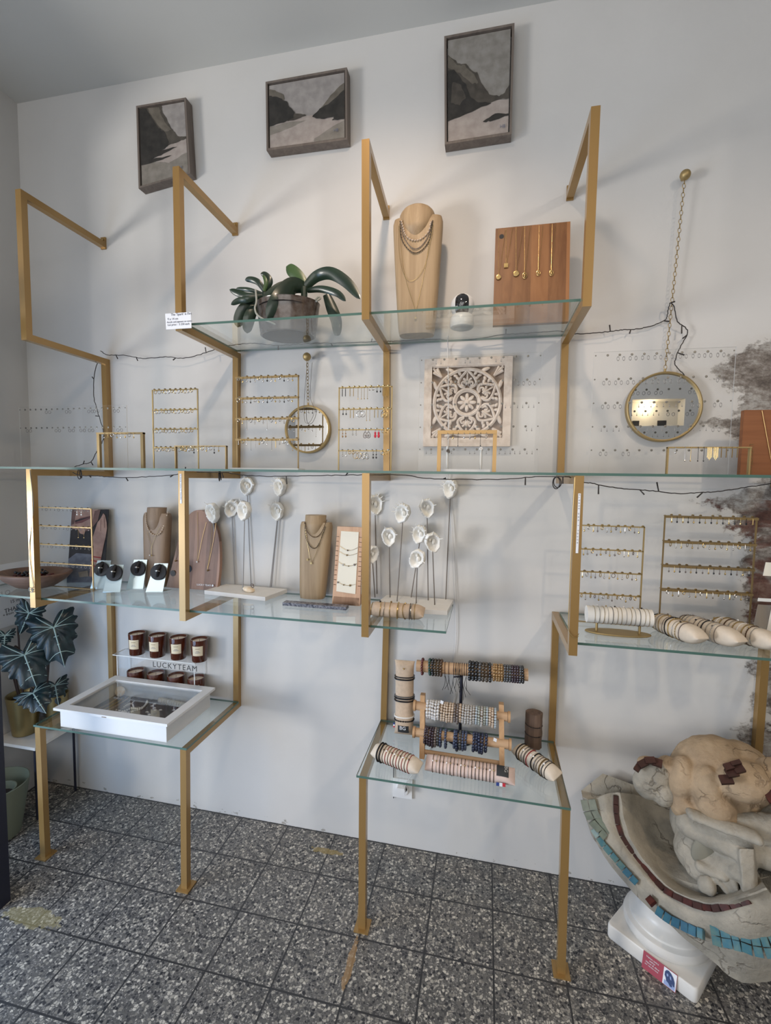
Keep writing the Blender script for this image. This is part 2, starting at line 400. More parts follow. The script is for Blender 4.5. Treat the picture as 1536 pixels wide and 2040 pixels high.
# ---------------------------------------------------------------- wall plaster with exposed old masonry
def wall_mat():
    m, nt, p = newmat('plaster_wall'); p.inputs['Roughness'].default_value = 0.85
    vec = coords(nt)
    base = ramp(nt, tex(nt, vec, 2.2, 3), [(0.3, (0.60, 0.59, 0.575)), (0.7, (0.645, 0.635, 0.62))])
    t = N(nt, 'ShaderNodeTexCoord'); sp = N(nt, 'ShaderNodeSeparateXYZ'); L(nt, t.outputs['Object'], sp.inputs[0])
    def M(op, a, b=None):
        n = N(nt, 'ShaderNodeMath', operation=op)
        for i, q in ((0, a), (1, b)):
            if q is None: continue
            if isinstance(q, (int, float)): n.inputs[i].default_value = q
            else: L(nt, q, n.inputs[i])
        return n.outputs[0]
    z3 = M('DIVIDE', sp.outputs[2], 3.0)
    fc = N(nt, 'ShaderNodeFloatCurve'); cv = fc.mapping.curves[0]
    pts = [(0, 2.62), (.5, 2.62), (.63, 2.58), (.75, 2.73), (.83, 2.67), (1.0, 2.68), (1.16, 2.60), (1.34, 2.585), (1.45, 2.56), (1.52, 2.47), (1.58, 2.64),
           (1.70, 2.64), (1.80, 2.51), (1.9, 2.56), (1.98, 2.46), (2.06, 2.56), (2.14, 2.80), (3.0, 2.9)]
    while len(cv.points) < len(pts): cv.points.new(0.5, 0.5)
    for q, (zz, xx) in zip(cv.points, pts):
        q.location = (zz / 3.0, (xx - 2.3) / 0.6); q.handle_type = 'VECTOR'
    fc.mapping.update(); L(nt, z3, fc.inputs['Value'])
    xb = M('ADD', M('MULTIPLY', fc.outputs[0], 0.6), 2.3)
    vs = coords(nt, (1, 1, 1.5))
    n1 = M('MULTIPLY', M('SUBTRACT', tex(nt, vs, 8, 8, 0.72), 0.5), 0.55)
    d = M('ADD', M('SUBTRACT', sp.outputs[0], xb), n1)
    mask = ramp(nt, M('MULTIPLY', d, 14.0), [(0.0, 0.0), (0.55, 1.0)])
    stain = ramp(nt, M('ADD', M('MULTIPLY', d, 4.0), 0.35), [(0.0, 0.0), (0.5, 0.55)])
    f1 = tex(nt, coords(nt, (1, 1, 1.7)), 9, 10, 0.8)
    grey = ramp(nt, f1, [(0.33, (0.05, 0.042, 0.036)), (0.44, (0.15, 0.125, 0.108)), (0.51, (0.26, 0.23, 0.205)), (0.58, (0.42, 0.40, 0.375)), (0.68, (0.55, 0.54, 0.52))])
    red = ramp(nt, f1, [(0.35, (0.045, 0.026, 0.021)), (0.50, (0.135, 0.062, 0.047)), (0.62, (0.23, 0.15, 0.12))])
    inz = M('MULTIPLY', M('GREATER_THAN', sp.outputs[2], 1.02), M('LESS_THAN', sp.outputs[2], 1.53))
    brick = mix(nt, M('MULTIPLY', inz, ramp(nt, tex(nt, coords(nt, (1, 1, 2.6)), 5.5, 3), [(0.44, 0.0), (0.52, 1.0)])), grey, red)
    c1 = mix(nt, stain, base, (0.56, 0.53, 0.49)); c2 = mix(nt, mask, c1, brick)
    # scuffs where the plaster meets the floor
    sc = M('MULTIPLY', M('LESS_THAN', sp.outputs[2], 0.03), M('GREATER_THAN', tex(nt, coords(nt, (1, 1, 2)), 22, 5), 0.63))
    c3 = mix(nt, sc, c2, (0.36, 0.34, 0.31))
    L(nt, c3, p.inputs['Base Color'])
    h = M('ADD', M('MULTIPLY', tex(nt, vec, 26, 4), 0.25), M('MULTIPLY', mask, M('SUBTRACT', M('MULTIPLY', tex(nt, coords(nt, (1, 1, 2)), 24, 8, 0.7), 3.0), 2.4)))
    bump(nt, p, h, 0.55, 0.006)
wall_mat()
plain('plain_wall', (0.60, 0.59, 0.575), 0.85, var=0.04, scale=3, bmp=0.15, bscale=30)
plain('plain_ceiling', (0.60, 0.60, 0.575), 0.9, var=0.03, scale=2)
plain('pavement_grey', (0.45, 0.44, 0.42), 0.9)

def floor_mat():
    m, nt, p = newmat('terrazzo'); p.inputs['Roughness'].default_value = 0.42
    def M(op, a, b=None):
        n = N(nt, 'ShaderNodeMath', operation=op)
        for i, q in ((0, a), (1, b)):
            if q is None: continue
            if isinstance(q, (int, float)): n.inputs[i].default_value = q
            else: L(nt, q, n.inputs[i])
        return n.outputs[0]
    vec = coords(nt)
    t = N(nt, 'ShaderNodeTexCoord'); sp = N(nt, 'ShaderNodeSeparateXYZ'); L(nt, t.outputs['Object'], sp.inputs[0])
    def chips(scale, stops, thr):
        v = N(nt, 'ShaderNodeTexVoronoi', feature='F1'); v.inputs['Scale'].default_value = scale; L(nt, vec, v.inputs['Vector'])
        r = N(nt, 'ShaderNodeSeparateColor'); L(nt, v.outputs['Color'], r.inputs[0])
        e = N(nt, 'ShaderNodeTexVoronoi', feature='DISTANCE_TO_EDGE'); e.inputs['Scale'].default_value = scale; L(nt, vec, e.inputs['Vector'])
        inn = M('GREATER_THAN', e.outputs['Distance'], 0.09)
        return ramp(nt, r.outputs[0], stops), M('MULTIPLY', inn, M('GREATER_THAN', r.outputs[1], thr))
    ca, ma = chips(112, [(0.0, (0.018, 0.019, 0.024)), (0.30, (0.06, 0.06, 0.062)), (0.5, (0.25, 0.235, 0.205)), (0.95, (0.62, 0.58, 0.50))], 0.38)
    cb, mb = chips(230, [(0.0, (0.04, 0.04, 0.045)), (0.5, (0.13, 0.125, 0.12)), (0.9, (0.38, 0.36, 0.33))], 0.30)
    base = ramp(nt, tex(nt, vec, 4, 4), [(0.3, (0.105, 0.102, 0.096)), (0.7, (0.16, 0.154, 0.144))])
    c = mix(nt, mb, base, cb); c = mix(nt, ma, c, ca)
    def tile(o, x0, w, d):
        fr = M('FRACT', M('DIVIDE', M('SUBTRACT', o, x0), w))
        e = M('MULTIPLY', M('MINIMUM', fr, M('SUBTRACT', 1.0, fr)), w)
        return M('LESS_THAN', e, d)
    g = M('MAXIMUM', tile(sp.outputs[0], 0.412, 0.2262, 0.0030), tile(sp.outputs[1], -0.645, 0.2135, 0.0030))
    c = mix(nt, g, c, (0.036, 0.036, 0.038))
    # yellowed paint and glue traces with a shape of their own
    def blot(x, y, rx, ry, a):
        u = M('DIVIDE', M('SUBTRACT', sp.outputs[0], x), rx); v = M('DIVIDE', M('SUBTRACT', sp.outputs[1], y), ry)
        d = M('SQRT', M('ADD', M('MULTIPLY', u, u), M('MULTIPLY', v, v)))
        return M('MULTIPLY', M('LESS_THAN', M('ADD', d, M('MULTIPLY', tex(nt, vec, 45, 5), 1.1)), 1.25), a)
    for x, y, rx, ry, a, col in ((1.31, -0.52, 0.018, 0.12, 0.6, (0.42, 0.25, 0.10)), (1.29, -0.31, 0.012, 0.07, 0.6, (0.40, 0.27, 0.13)),
                                 (1.08, -0.10, 0.10, 0.02, 0.65, (0.34, 0.25, 0.08)), (0.16, -0.62, 0.16, 0.05, 0.45, (0.40, 0.34, 0.15))):
        c = mix(nt, blot(x, y, rx, ry, a), c, col)
    L(nt, c, p.inputs['Base Color'])
    bump(nt, p, M('SUBTRACT', M('MULTIPLY', tex(nt, vec, 120, 3), 0.3), g), 0.4, 0.002)
floor_mat()

XL, XR, YF, ZC = -0.499, 4.6, -4.4, 3.312
struct(MB().box(XL - .2, XR + .1, YF - .2, 0.2, -0.1, 0.0).build('floor', 'terrazzo'))
struct(MB().box(XL - .2, XR + .1, YF - .2, 0.2, ZC, ZC + .1).build('ceiling', 'plain_ceiling'))
struct(MB().box(XL - .2, XR + .1, 0.0, 0.2, 0, ZC).build('wall_back', 'plaster_wall'))
struct(MB().box(XL - .2, XL, -0.545, 0, 0, ZC).box(XL - .2, XL, YF, -3.3, 0, ZC).box(XL - .2, XL, -3.3, -0.545, 2.78, ZC).build('wall_left', 'plain_wall'))
struct(MB().box(XL - .2, XR, YF - .2, YF, 0, .35).box(XL - .2, XR, YF - .2, YF, 2.75, ZC).box(XL - .2, -.6 + .2, YF - .2, YF, .35, 2.75).box(2.45, 3.42, YF - .2, YF, .35, 2.75).box(3.42, 4.0, YF - .2, YF, .35, 2.28).box(3.42, 4.0, YF - .2, YF, 2.60, 2.75).box(4.0, XR, YF - .2, YF, .35, 2.75)
       .box(3.36, 4.06, YF - .26, YF - .2, 2.2, 2.7).build('wall_front', 'plain_wall'))
for x, w, lab in ((3.455, .08, 'small black frame at the left of the lit niche, seen in the large mirror'), (3.74, .10, 'small black frame at the right of the lit niche, seen in the large mirror')):
    solo(MB().box(x, x + w, YF - .10, YF - .09, 2.2805, 2.355), 'picture_frame', 'black_rubber', lab, 'picture frame', smooth=False)
struct(MB().box(XR, XR + .1, YF, 0, 0, ZC).build('wall_right', 'plain_wall'))
struct(MB().box(-9, XL - .2, -9, 4, -0.16, -0.08).build('pavement', 'pavement_grey'))
d1 = MB().box(-0.03, 0.017, -0.625, -0.585, 0.0, 2.25).box(XL + .004, XL + .05, -0.625, -0.585, 0.0, 2.25).box(XL + .05, -0.03, -0.625, -0.585, 0.0, 0.10).box(XL + .05, -0.03, -0.625, -0.585, 2.16, 2.25)
d1 = struct(d1.build('door_1', 'black_metal'))
struct(MB().box(XL + .05, -0.03, -0.608, -0.602, 0.10, 2.16).build('door_pane', 'thin_glass', d1))

# ---------------------------------------------------------------- gold tube frames
TW, D = 0.025, 0.402
XS = [-0.0426, 0.6235, 1.3058, 1.9734, 2.6860]
ZT, Z1, Z2, Z3, Z4 = 2.643, 2.0927, 1.602, 1.053, 0.561
DX = [dict(T=(.001, .002), z1=.0035, z2=(.007, .0015), z3=-.003, z4=(-.003, -.005), F=-.003),
      dict(T=(-.004, .0036), z1=.0054, z2=(-.001, .006), z3=.0017, z4=(-.0055, -.005), F=-.011),
      dict(T=(-.025, -.0067), z1=(-.012), z2=(-.0046, .007), z3=.011, z4=(-.0014, .0086), F=.012),
      dict(T=(-.0047, -.0028), z1=-.003, z2=(0, -.0023), z3=.0007, z4=(.008, .0014), F=.009)]
POST = ['leftmost', 'second from the left', 'middle', 'fourth from the left']
FLAB = ['gold square tube shelf frame leftmost, nearest the side wall corner', 'gold square tube shelf frame carrying the handwritten card',
        'gold square tube shelf frame between the potted orchid and the tall carved bust', 'gold square tube shelf frame beside the hanging mirrors with a printed warning strip',
        'gold wall tube rising behind the stone mask at the right edge']
def sweep(mb, path):       # path: (x, y, z, corner normal) square tube with mitred corners in the plane x ~ const
    h = TW / 2; rings = []
    for i, (x, y, z) in enumerate(path):
        p = V((0, y, z))
        def dirn(a, b): return (V((0, path[b][1], path[b][2])) - V((0, path[a][1], path[a][2]))).normalized()
        d1 = dirn(i - 1, i) if i else dirn(0, 1); d2 = dirn(i, i + 1) if i < len(path) - 1 else d1
        n1 = V((0, -d1.z, d1.y)); n2 = V((0, -d2.z, d2.y)); m = (n1 + n2).normalized(); m *= h / max(.3, m.dot(n1))
        a = p + m; b = p - m
        rings.append([V((x - h, a.y, a.z)), V((x + h, a.y, a.z)), V((x + h, b.y, b.z)), V((x - h, b.y, b.z))])
    mb.grid(rings, True); mb.add(rings[0], [(0, 1, 2, 3)]); mb.add(rings[-1], [(3, 2, 1, 0)])
frames = []
for k in range(5):
    X = XS[k]; h = TW / 2; yf = -D + h
    t = thing('shelf_frame', (X, 0, 0), FLAB[k], 'shelf frame', 'gold tube shelf frames')
    frames.append(t)
    mb = MB()
    if k < 4:
        d = DX[k]; z1w = d['z1'] if k != 2 else -.012; z1f = d['z1'] if k != 2 else 0.0
        sweep(mb, [(X + d['T'][0], -0.002, ZT - h), (X + d['T'][1], yf, ZT - h), (X + z1f, yf, Z1 + h), (X + z1w, -h - .001, Z1 + h), (X + d['z2'][0], -h - .001, Z2 - h), (X + d['z2'][1], yf, Z2 - h),
                   (X + d['z3'], yf, Z3 + h), (X + d['z3'] * .5 + d['z4'][0] * .5, -h - .001, Z3 + h), (X + d['z4'][0], -h - .001, Z4 - h), (X + d['z4'][1], yf, Z4 - h), (X + d['F'], yf, 0.004)])
    else:
        sweep(mb, [(X, -.002, Z2 - h), (X, yf, Z2 - h), (X, yf, Z3 + h), (X, -h - .001, Z3 + h), (X, -h - .001, 0.002)])
    mb.build('tube', 'gold_tube', t, smooth=False)
    if k < 4:
        xt = X + d['T'][0]
        br = MB().box(xt - h, xt + h, -0.007, 0, ZT - .03, ZT + .022).build('wall_bracket', 'gold_tube', t, smooth=False)
        MB().lathe((xt, -0.007, ZT + .011), [(.005, 0), (.005, .003), (.002, .004)], 12, Matrix.Rotation(PI / 2, 3, 'X')).build('screw', 'brass', br)
        xf = X + d['F']
        MB().box(xf - .026, xf + .026, yf - .026, yf + .030, 0, .005).build('foot_plate', 'gold_tube', t, smooth=False)

# ---------------------------------------------------------------- glass shelves
GT = 0.008
def shelf(x0, x1, y0, y1, z, label, xo0=None, xo1=None):
    mb = MB(); mb.box(x0, x1, y0, y1, z, z + GT)
    mb.m = [0, 0, 1, 1, 1, 1]
    return solo(mb, 'glass_shelf', ['shelf_glass', 'glass_edge'], label, 'glass shelf', 'glass shelves', smooth=False)
HW = TW / 2
ZS1, ZS2, ZS3, ZS4 = Z1 + TW + GT, Z2 + GT, Z3 + TW + GT, Z4 + GT
shelf(XS[1] + .016, XS[3] - .0155, -D + TW + .004, -.03, Z1 + TW + .0005, 'topmost greenish glass shelf under the orchid and the tall carved bust')
shelf(-.44, 3.05, -D + .002, -.03, Z2 + .0005, 'longest glass shelf at eye level running across the whole wall')
# the two lower display shelves are notched round the posts, so they sit just behind the fronts
shelf(-.42, 1.585, -D + TW + .004, -.030, Z3 + TW + .0005, 'glass shelf under the two plaster shell stands')
shelf(XS[3] + .016, 2.98, -D + TW + .004, -.030, Z3 + TW + .0005, 'glass shelf under the white bracelet roll at the right')
shelf(XS[0] - .022, XS[1] + .011, -D - .002, -.028, Z4 + .0005, 'low glass shelf under the white display box')
shelf(XS[2] - .012, XS[3] + .014, -D - .006, -.028, Z4 + .0005, 'low glass shelf under the bead bracelets and linen rolls')
# ---------------------------------------------------------------- framed seascapes
def painting(q, depth, label, polys, sig, wood_='frame_grey'):
    q = [V(p) for p in q]
    c = sum(q, V((0, 0, 0))) / 4
    t = thing('framed_painting', (c.x, 0, c.z), label, 'painting', 'framed seascape paintings')
    f = quv(q); w = (q[1] - q[0]).length; hgt = (q[0] - q[3]).length; b = .008
    back = V((0, depth, 0)); mb = MB()
    inn = [f(b / w, b / hgt), f(1 - b / w, b / hgt), f(1 - b / w, 1 - b / hgt), f(b / w, 1 - b / hgt)]
    for i in range(4):
        j = (i + 1) % 4
        mb.hexa([q[i] + back, q[j] + back, inn[j] + back, inn[i] + back, q[i], q[j], inn[j], inn[i]])
    mb.build('frame', wood_, t, smooth=False)
    g = .0125; inn = [f(g / w, g / hgt), f(1 - g / w, g / hgt), f(1 - g / w, 1 - g / hgt), f(g / w, 1 - g / hgt)]
    cq = [p + V((0, .006, 0)) for p in inn]
    mats = []; mb = MB()
    mb.slab([cq[3], cq[2], cq[1], cq[0]], (0, depth - .007, 0)); mats.append(polys[0])
    h = quv(cq)
    for i, (m, pts) in enumerate(polys[1]):
        if m not in mats: mats.append(m)
        mb.mat(mats.index(m))
        P = []
        for k in range(len(pts)):
            a = pts[k]; bb = pts[(k + 1) % len(pts)]
            for s in range(4):
                u = a[0] + (bb[0] - a[0]) * s / 4; v = a[1] + (bb[1] - a[1]) * s / 4
                if s and 0.02 < u < .98 and .02 < v < .98: u += random.uniform(-.012, .012); v += random.uniform(-.008, .008)
                P.append(h(min(1, max(0, u)), min(1, max(0, v))) + V((0, -.0004 * (i + 1), 0)))
        mb.poly(P[::-1])
    o = mb.build('canvas', mats, t, smooth=False)
    text('HB', h(*sig) + V((0, -.0002 * len(polys[1]) - .004, 0)), (1, 0, 0), (0, 0, 1), .016, 'ink_grey', t, name='signature')
YP = -.045
painting([at(271, 211, YP), at(370, 194, YP), at(379, 345, YP), at(276, 375.5, YP)], .043, 'grey seascape painting with a tall dark cliff, leftmost and lowest of three', ('sky_grey', [
    ('sand_grey', [(0, .70), (.35, .68), (1, .55), (1, 1), (0, 1)]), ('sand_pale', [(.25, .72), (.6, .56), (1, .50), (1, .72), (.6, .80), (.45, .76)]),
    ('rock_mid', [(.14, 0), (.5, 0), (.52, .1), (.66, .28), (.74, .38), (.82, .46), (1, .49), (1, .52), (.78, .55), (.55, .56), (.3, .4)]),
    ('rock_light', [(.18, .0), (.45, .02), (.48, .12), (.6, .27), (.7, .36), (.55, .36), (.4, .25), (.28, .12)]),
    ('rock_dark', [(0, 0), (.14, 0), (.3, .17), (.42, .30), (.55, .37), (.62, .52), (.6, .57), (.45, .60), (.8, .61), (.5, .655), (.25, .69), (.68, .705), (.4, .735), (0, .735)])]), (.8, .93))
painting([at(529, 163, YP), at(691, 134, YP), at(692, 278, YP), at(531, 300, YP)], .043, 'wide grey seascape painting of two headlands, the middle of three', ('sky_grey', [
    ('sand_pale', [(0, .62), (.5, .57), (1, .63), (1, 1), (0, 1)]), ('sand_grey', [(0, .66), (.3, .63), (.5, .64), (.3, .72), (0, .80)]), ('sand_grey', [(.6, .95), (.8, .83), (1, .73), (1, 1), (.6, 1)]),
    ('rock_light', [(0, .06), (.08, .09), (.2, .19), (.2, .30), (0, .20)]), ('rock_light', [(.68, .50), (.82, .32), (1, .16), (1, .32), (.8, .47)]),
    ('rock_mid', [(.3, .5), (.42, .53), (.5, .57), (.4, .60), (.25, .62)]),
    ('rock_dark', [(0, .17), (.1, .2), (.24, .30), (.30, .42), (.35, .50), (.33, .58), (.2, .63), (0, .66)]),
    ('rock_dark', [(.58, .61), (.68, .50), (.82, .43), (1, .27), (1, .72), (.84, .71), (.87, .66), (.7, .665)])]), (.86, .90))
painting([at(885, 72, YP), at(1025, 45.5, YP), at(1019, 267, YP), at(886, 288, YP)], .043, 'tall grey seascape painting with a sloping cliff, rightmost and highest of three', ('sky_dim', [
    ('sand_pale', [(0, .79), (.4, .73), (.8, .67), (1, .68), (1, 1), (0, 1)]),
    ('rock_mid', [(0, .14), (.16, .24), (.30, .26), (.42, .35), (.48, .36), (.58, .50), (.68, .60), (.84, .635), (.9, .62), (1, .54), (1, .67), (.8, .67), (.4, .74), (0, .79)]),
    ('rock_light', [(0, .15), (.15, .26), (.28, .27), (.4, .36), (.5, .47), (.4, .47), (.2, .34), (0, .27)]),
    ('rock_dark', [(0, .30), (.1, .30), (.3, .46), (.36, .58), (.5, .66), (.72, .69), (.4, .745), (0, .80)]),
    ('rock_mid', [(.08, .42), (.22, .46), (.30, .60), (.2, .66), (.05, .62)]), ('rock_dark', [(.58, .86), (.78, .80), (1, .82), (1, .84), (.7, .87)])]), (.86, .955))

# ---------------------------------------------------------------- round mirrors on chains
def chain_links(mb, a, b, n, r=.0011, L_=None):
    a = V(a); b = V(b)
    for i in range(n):
        c = a.lerp(b, (i + .5) / n); l = (b - a).length / n * .62
        ax = V((1, 0, 0)) if i % 2 else V((.45, .9, 0))
        mb.ring(c, ax.normalized(), l, r, 10, 4, l * .5) if False else mb.tube([c + V((0, 0, l * math.cos(2 * PI * k / 10))) + ax.normalized() * (l * .55 * math.sin(2 * PI * k / 10)) for k in range(10)], r, 4, True)
def mirror(c, R, knob, label, klabel, n):
    c = V(c); t = thing('wall_mirror', (c.x, 0, c.z), label, 'mirror', 'round mirrors on chains')
    RX = Matrix.Rotation(PI / 2, 3, 'X')
    MB().lathe(c, [(R * .95, .004), (R, .004), (R, .028), (R - .004, .030), (R - .008, .028), (R - .008, .020)], 64, RX).build('frame', 'brass', t)
    MB().lathe(c, [(R - .008, .004), (R - .008, .021), (0.0001, .021)], 64, RX).build('mirror_glass', 'mirror', t, smooth=False)
    k = V(knob); mb = MB()
    mb.tube([c + V((0, -.015, R - .002)), c + V((0, -.015, R + .012))], .004, 8)
    chain_links(mb, k + V((0, -.022, -.012)), c + V((0, -.016, R + .010)), n); mb.build('chain', 'brass', t)
    kb = MB(); kb.ball(k + V((0, -.026, 0)), .017, 16, 10); kb.tube([k, k + V((0, -.022, 0))], .006, 10)
    solo(kb, 'ball_hook', 'brass', klabel, 'knob', loc=k)
mirror(V((2.3135, 0, 1.8565)), .124, at(1359, 358, -.012), 'large round brass framed mirror on a long chain at the right', 'brass ball knob on the wall holding the large mirror chain', 44)
mirror(V((.958, 0, 1.7875)), .100, at(616, 714, -.012), 'small round brass framed mirror behind the silver flat bar earring rack', 'brass ball knob under the orchid shelf holding the small mirror chain', 13)
# thin necklaces looped over the small knob
k = at(616, 714, -.03); mb = MB()
P = [at(612, 722, -.028), at(609, 760, -.024), at(606, 800, -.033), at(607, 838, -.034), at(616, 842, -.034), at(624, 828, -.034), at(625, 812, -.033), at(618, 790, -.024), at(620, 745, -.024), at(622, 722, -.028)]
mb.tube(spline(P), .0009, 5); solo(mb, 'necklace', 'steel_rod', 'fine dark chain necklace looped over the small mirror knob', 'necklace')

# ---------------------------------------------------------------- carved wooden panel
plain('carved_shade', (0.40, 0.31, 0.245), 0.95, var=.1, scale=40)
def carved():
    tl, tr, br, bl = V((1.4505, -.022, 2.057)), V((1.7845, -.022, 2.057)), V((1.7845, -.022, 1.7165)), V((1.4475, -.022, 1.7165))
    x0, x1, z0, z1 = 1.449, 1.785, 1.7165, 2.057; c = V(((x0 + x1) / 2, -.018, (z0 + z1) / 2)); s = (x1 - x0) / 2
    t = thing('carved_panel', (c.x, 0, c.z), 'square whitewashed carved wooden mandala panel on the wall', 'wall panel')
    mb = MB(); w = .030
    for a in ((x0, x1, z0, z0 + w), (x0, x1, z1 - w, z1), (x0, x0 + w, z0 + w, z1 - w), (x1 - w, x1, z0 + w, z1 - w)): mb.box(a[0], a[1], -.026, -.001, a[2], a[3])
    i = .004
    for a in ((x0 + w, x1 - w, z0 + w, z0 + w + i), (x0 + w, x1 - w, z1 - w - i, z1 - w)): mb.box(a[0], a[1], -.022, -.001, a[2], a[3])
    mb.build('frame', 'carved_wood', t, smooth=False)
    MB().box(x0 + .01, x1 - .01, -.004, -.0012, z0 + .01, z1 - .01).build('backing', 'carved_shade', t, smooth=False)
    mb = MB()
    def pl(r, a): return c + V((r * math.sin(a), 0, r * math.cos(a)))
    def ringy(R, w_, th): mb.tube([pl(R, 2 * PI * k / 64) for k in range(64)], w_, 6, True)
    R1 = s - w - .004
    ringy(R1 - .007, .0075, 0); ringy(.050, .0065, 0); ringy(.0425, .003, 0)
    for k in range(8):         # centre rosette
        a = 2 * PI * k / 8; M = Matrix.Rotation(-a, 3, 'Y').transposed()
        mb.ball(pl(.022, a), (.0075, .006, .015), 8, 6, Matrix.Rotation(a, 3, 'Y'))
    mb.ball(c, (.012, .008, .012), 10, 6)
    for k in range(6):         # six pointed arches filled with curls and leaves
        a = 2 * PI * k / 6
        def q(r, da): return pl(r, a + da)
        for sg in (1, -1):
            mb.tube(spline([q(.058, sg * .14), q(.066, sg * .38), q(.083, sg * .42), q(.100, sg * .25), q(.124, sg * .0)], 5), .0056, 6)
            mb.tube(spline([q(.062, sg * .18), q(.074, sg * .30), q(.082, sg * .20), q(.078, sg * .12), q(.073, sg * .17)], 4), .0042, 6)
            mb.tube(spline([q(.068, sg * .0), q(.088, sg * .10), q(.094, sg * .18)], 4), .0046, 6)
            for (r, d, an, l) in ((.100, .37, .6, .011), (.118, .27, .3, .0115), (.113, .42, 1.0, .009)):
                mb.ball(q(r, sg * d), (.0062, .006, l), 8, 6, Matrix.Rotation(a + sg * (d + an), 3, 'Y'))
        mb.ball(q(.086, 0), (.005, .007, .018), 8, 6, Matrix.Rotation(a, 3, 'Y')); mb.ball(q(.104, 0), (.004, .006, .012), 8, 6, Matrix.Rotation(a, 3, 'Y'))
    for sx in (1, -1):         # corner sprays
        for sz in (1, -1):
            o = c + V((sx * (R1 - .012), 0, sz * (R1 - .012)))
            p0 = c + V((sx * (R1 * .745), 0, sz * (R1 * .745)))
            for (dx, dz) in ((1, 1), (1, .55), (.55, 1)):
                mb.tube([p0, p0 + V((sx * dx * .034, 0, sz * dz * .034))], .0042, 6, r2=.0058)
            mb.ball(c + V((sx * R1 * .93, 0, sz * R1 * .50)), (.008, .006, .019), 8, 6, Matrix.Rotation(sx * sz * .35, 3, 'Y'))
            mb.ball(c + V((sx * R1 * .50, 0, sz * R1 * .93)), (.019, .006, .008), 8, 6, Matrix.Rotation(-sx * sz * .35, 3, 'Y'))
    mb.build('carving', 'carved_wood', t)
carved()

# ---------------------------------------------------------------- string of unlit fairy lights
def garland(path, label, twigs, y_off=0):
    P = []
    for p in path:
        P.append(at(*p))
    S = spline(P, 8)
    S = [p + V((random.uniform(-1, 1) * .0012, random.uniform(-1, 1) * .0012, random.uniform(-1, 1) * .0012)) for p in S]
    S = [V((p.x, p.y, min(p.z, 1.5995) if abs(p.z - 1.6) < .02 and y_off else p.z)) for p in S]
    c = S[len(S) // 2]
    t = thing('fairy_light_string', c, label, 'fairy lights', 'unlit fairy light strings')
    MB().tube(S, .0017, 6).build('wire', 'cable_black', t)
    for (i, dx, dz) in twigs:
        p = S[min(len(S) - 1, int(i * (len(S) - 1)))]
        e = p + V((dx, -.003, dz))
        MB().tube([p, p.lerp(e, .55), e], .0019, 6, r2=.0026).build('bulb', 'cable_black', t)
garland([(200, 699, -.02), (215, 707, -.03), (250, 708, -.03), (285, 714, -.03), (330, 711, -.03), (370, 713, -.03), (415, 701, -.03), (440, 692, -.028), (475, 686, -.03), (507, 684, -.028), (550, 688, -.028),
         (590, 686, -.028), (632, 684, -.028), (690, 683, -.026), (765, 680, -.028), (790, 680, -.03), (850, 676, -.028), (920, 678, -.028), (1000, 667, -.028), (1050, 664, -.028), (1115, 660, -.028), (1150, 665, -.03),
         (1200, 662, -.03), (1240, 657, -.02), (1263, 656, -.02), (1295, 650, -.02), (1325, 637, -.02), (1331, 618, -.035), (1335, 604, -.04), (1343, 612, -.035), (1350, 640, -.03), (1370, 660, -.02), (1356, 690, -.02),
         (1347, 710, -.02), (1346, 728, -.02), (1364, 747, -.035)], 'dark string of fairy lights draped below the orchid shelf and over the mirror chain',
        [(.045, .012, -.018), (.075, .01, -.016), (.13, -.012, -.010), (.17, -.002, .022), (.20, .006, -.020), (.29, 0, -.02), (.39, .004, .012), (.36, .008, -.012), (.52, .0, .018), (.58, .008, .018), (.64, -.004, .022), (.68, -.004, -.014), (.74, .018, -.004), (.80, .015, .004), (.87, .0, -.03), (.895, -.014, -.012), (.935, .022, -.010)])
garland([(196, 716, -.026), (188, 745, -.03), (187, 790, -.03), (196, 825, -.03), (206, 860, -.03), (204, 880, -.03), (190, 905, -.05), (181, 920, -.10), (165, 925, -.15), (148, 930, -.20)],
        'dark string of fairy lights hanging down the leftmost wall tube', [(.15, -.006, .010), (.35, -.018, .002), (.62, .012, -.008), (.78, .012, -.014), (.9, .01, .014)])
garland([(145, 941, -.25), (160, 947, -.3), (190, 948, -.3), (230, 951, -.3), (290, 950, -.28), (352, 945, -.3), (375, 937, -.33), (430, 938, -.3), (480, 946, -.25), (540, 949, -.25), (600, 948, -.25), (660, 947, -.27), (720, 946, -.31), (800, 946, -.3), (850, 953, -.26), (920, 955, -.25),
         (1000, 955, -.25), (1060, 950, -.28), (1110, 947, -.32), (1128, 947, -.34), (1150, 958, -.28), (1180, 963, -.25), (1215, 970, -.22), (1260, 975, -.2), (1300, 978, -.18), (1350, 983, -.16), (1400, 981, -.14), (1440, 978, -.12), (1490, 970, -.1), (1560, 961, -.08)],
        'dark string of fairy lights running under the long glass shelf', [(.06, .012, -.006), (.12, .012, -.012), (.17, -.012, -.008), (.20, .004, .018), (.25, .008, -.02), (.33, .004, -.03), (.40, .012, .012), (.50, .01, .004), (.58, .0, -.026), (.64, -.0, -.022), (.74, .0, -.03), (.81, .014, -.016), (.84, -.008, .03), (.90, -.018, -.018)], 1)
for (px, py, lab) in ((437, 948, 'small coil of dark wire hung on the second frame'), (1108, 962, 'small loop of dark wire hung on the fourth frame'), (158, 945, 'small twist of dark wire hung on the leftmost frame')):
    c = at(px, py, -.22); solo(MB().ring(c, (1, .5, 0), .020, .0017, 18, 6).ring(c + V((.004, .003, .002)), (.9, .6, .1), .018, .0017, 18, 6), 'wire_coil', 'cable_black', lab, 'wire coil')

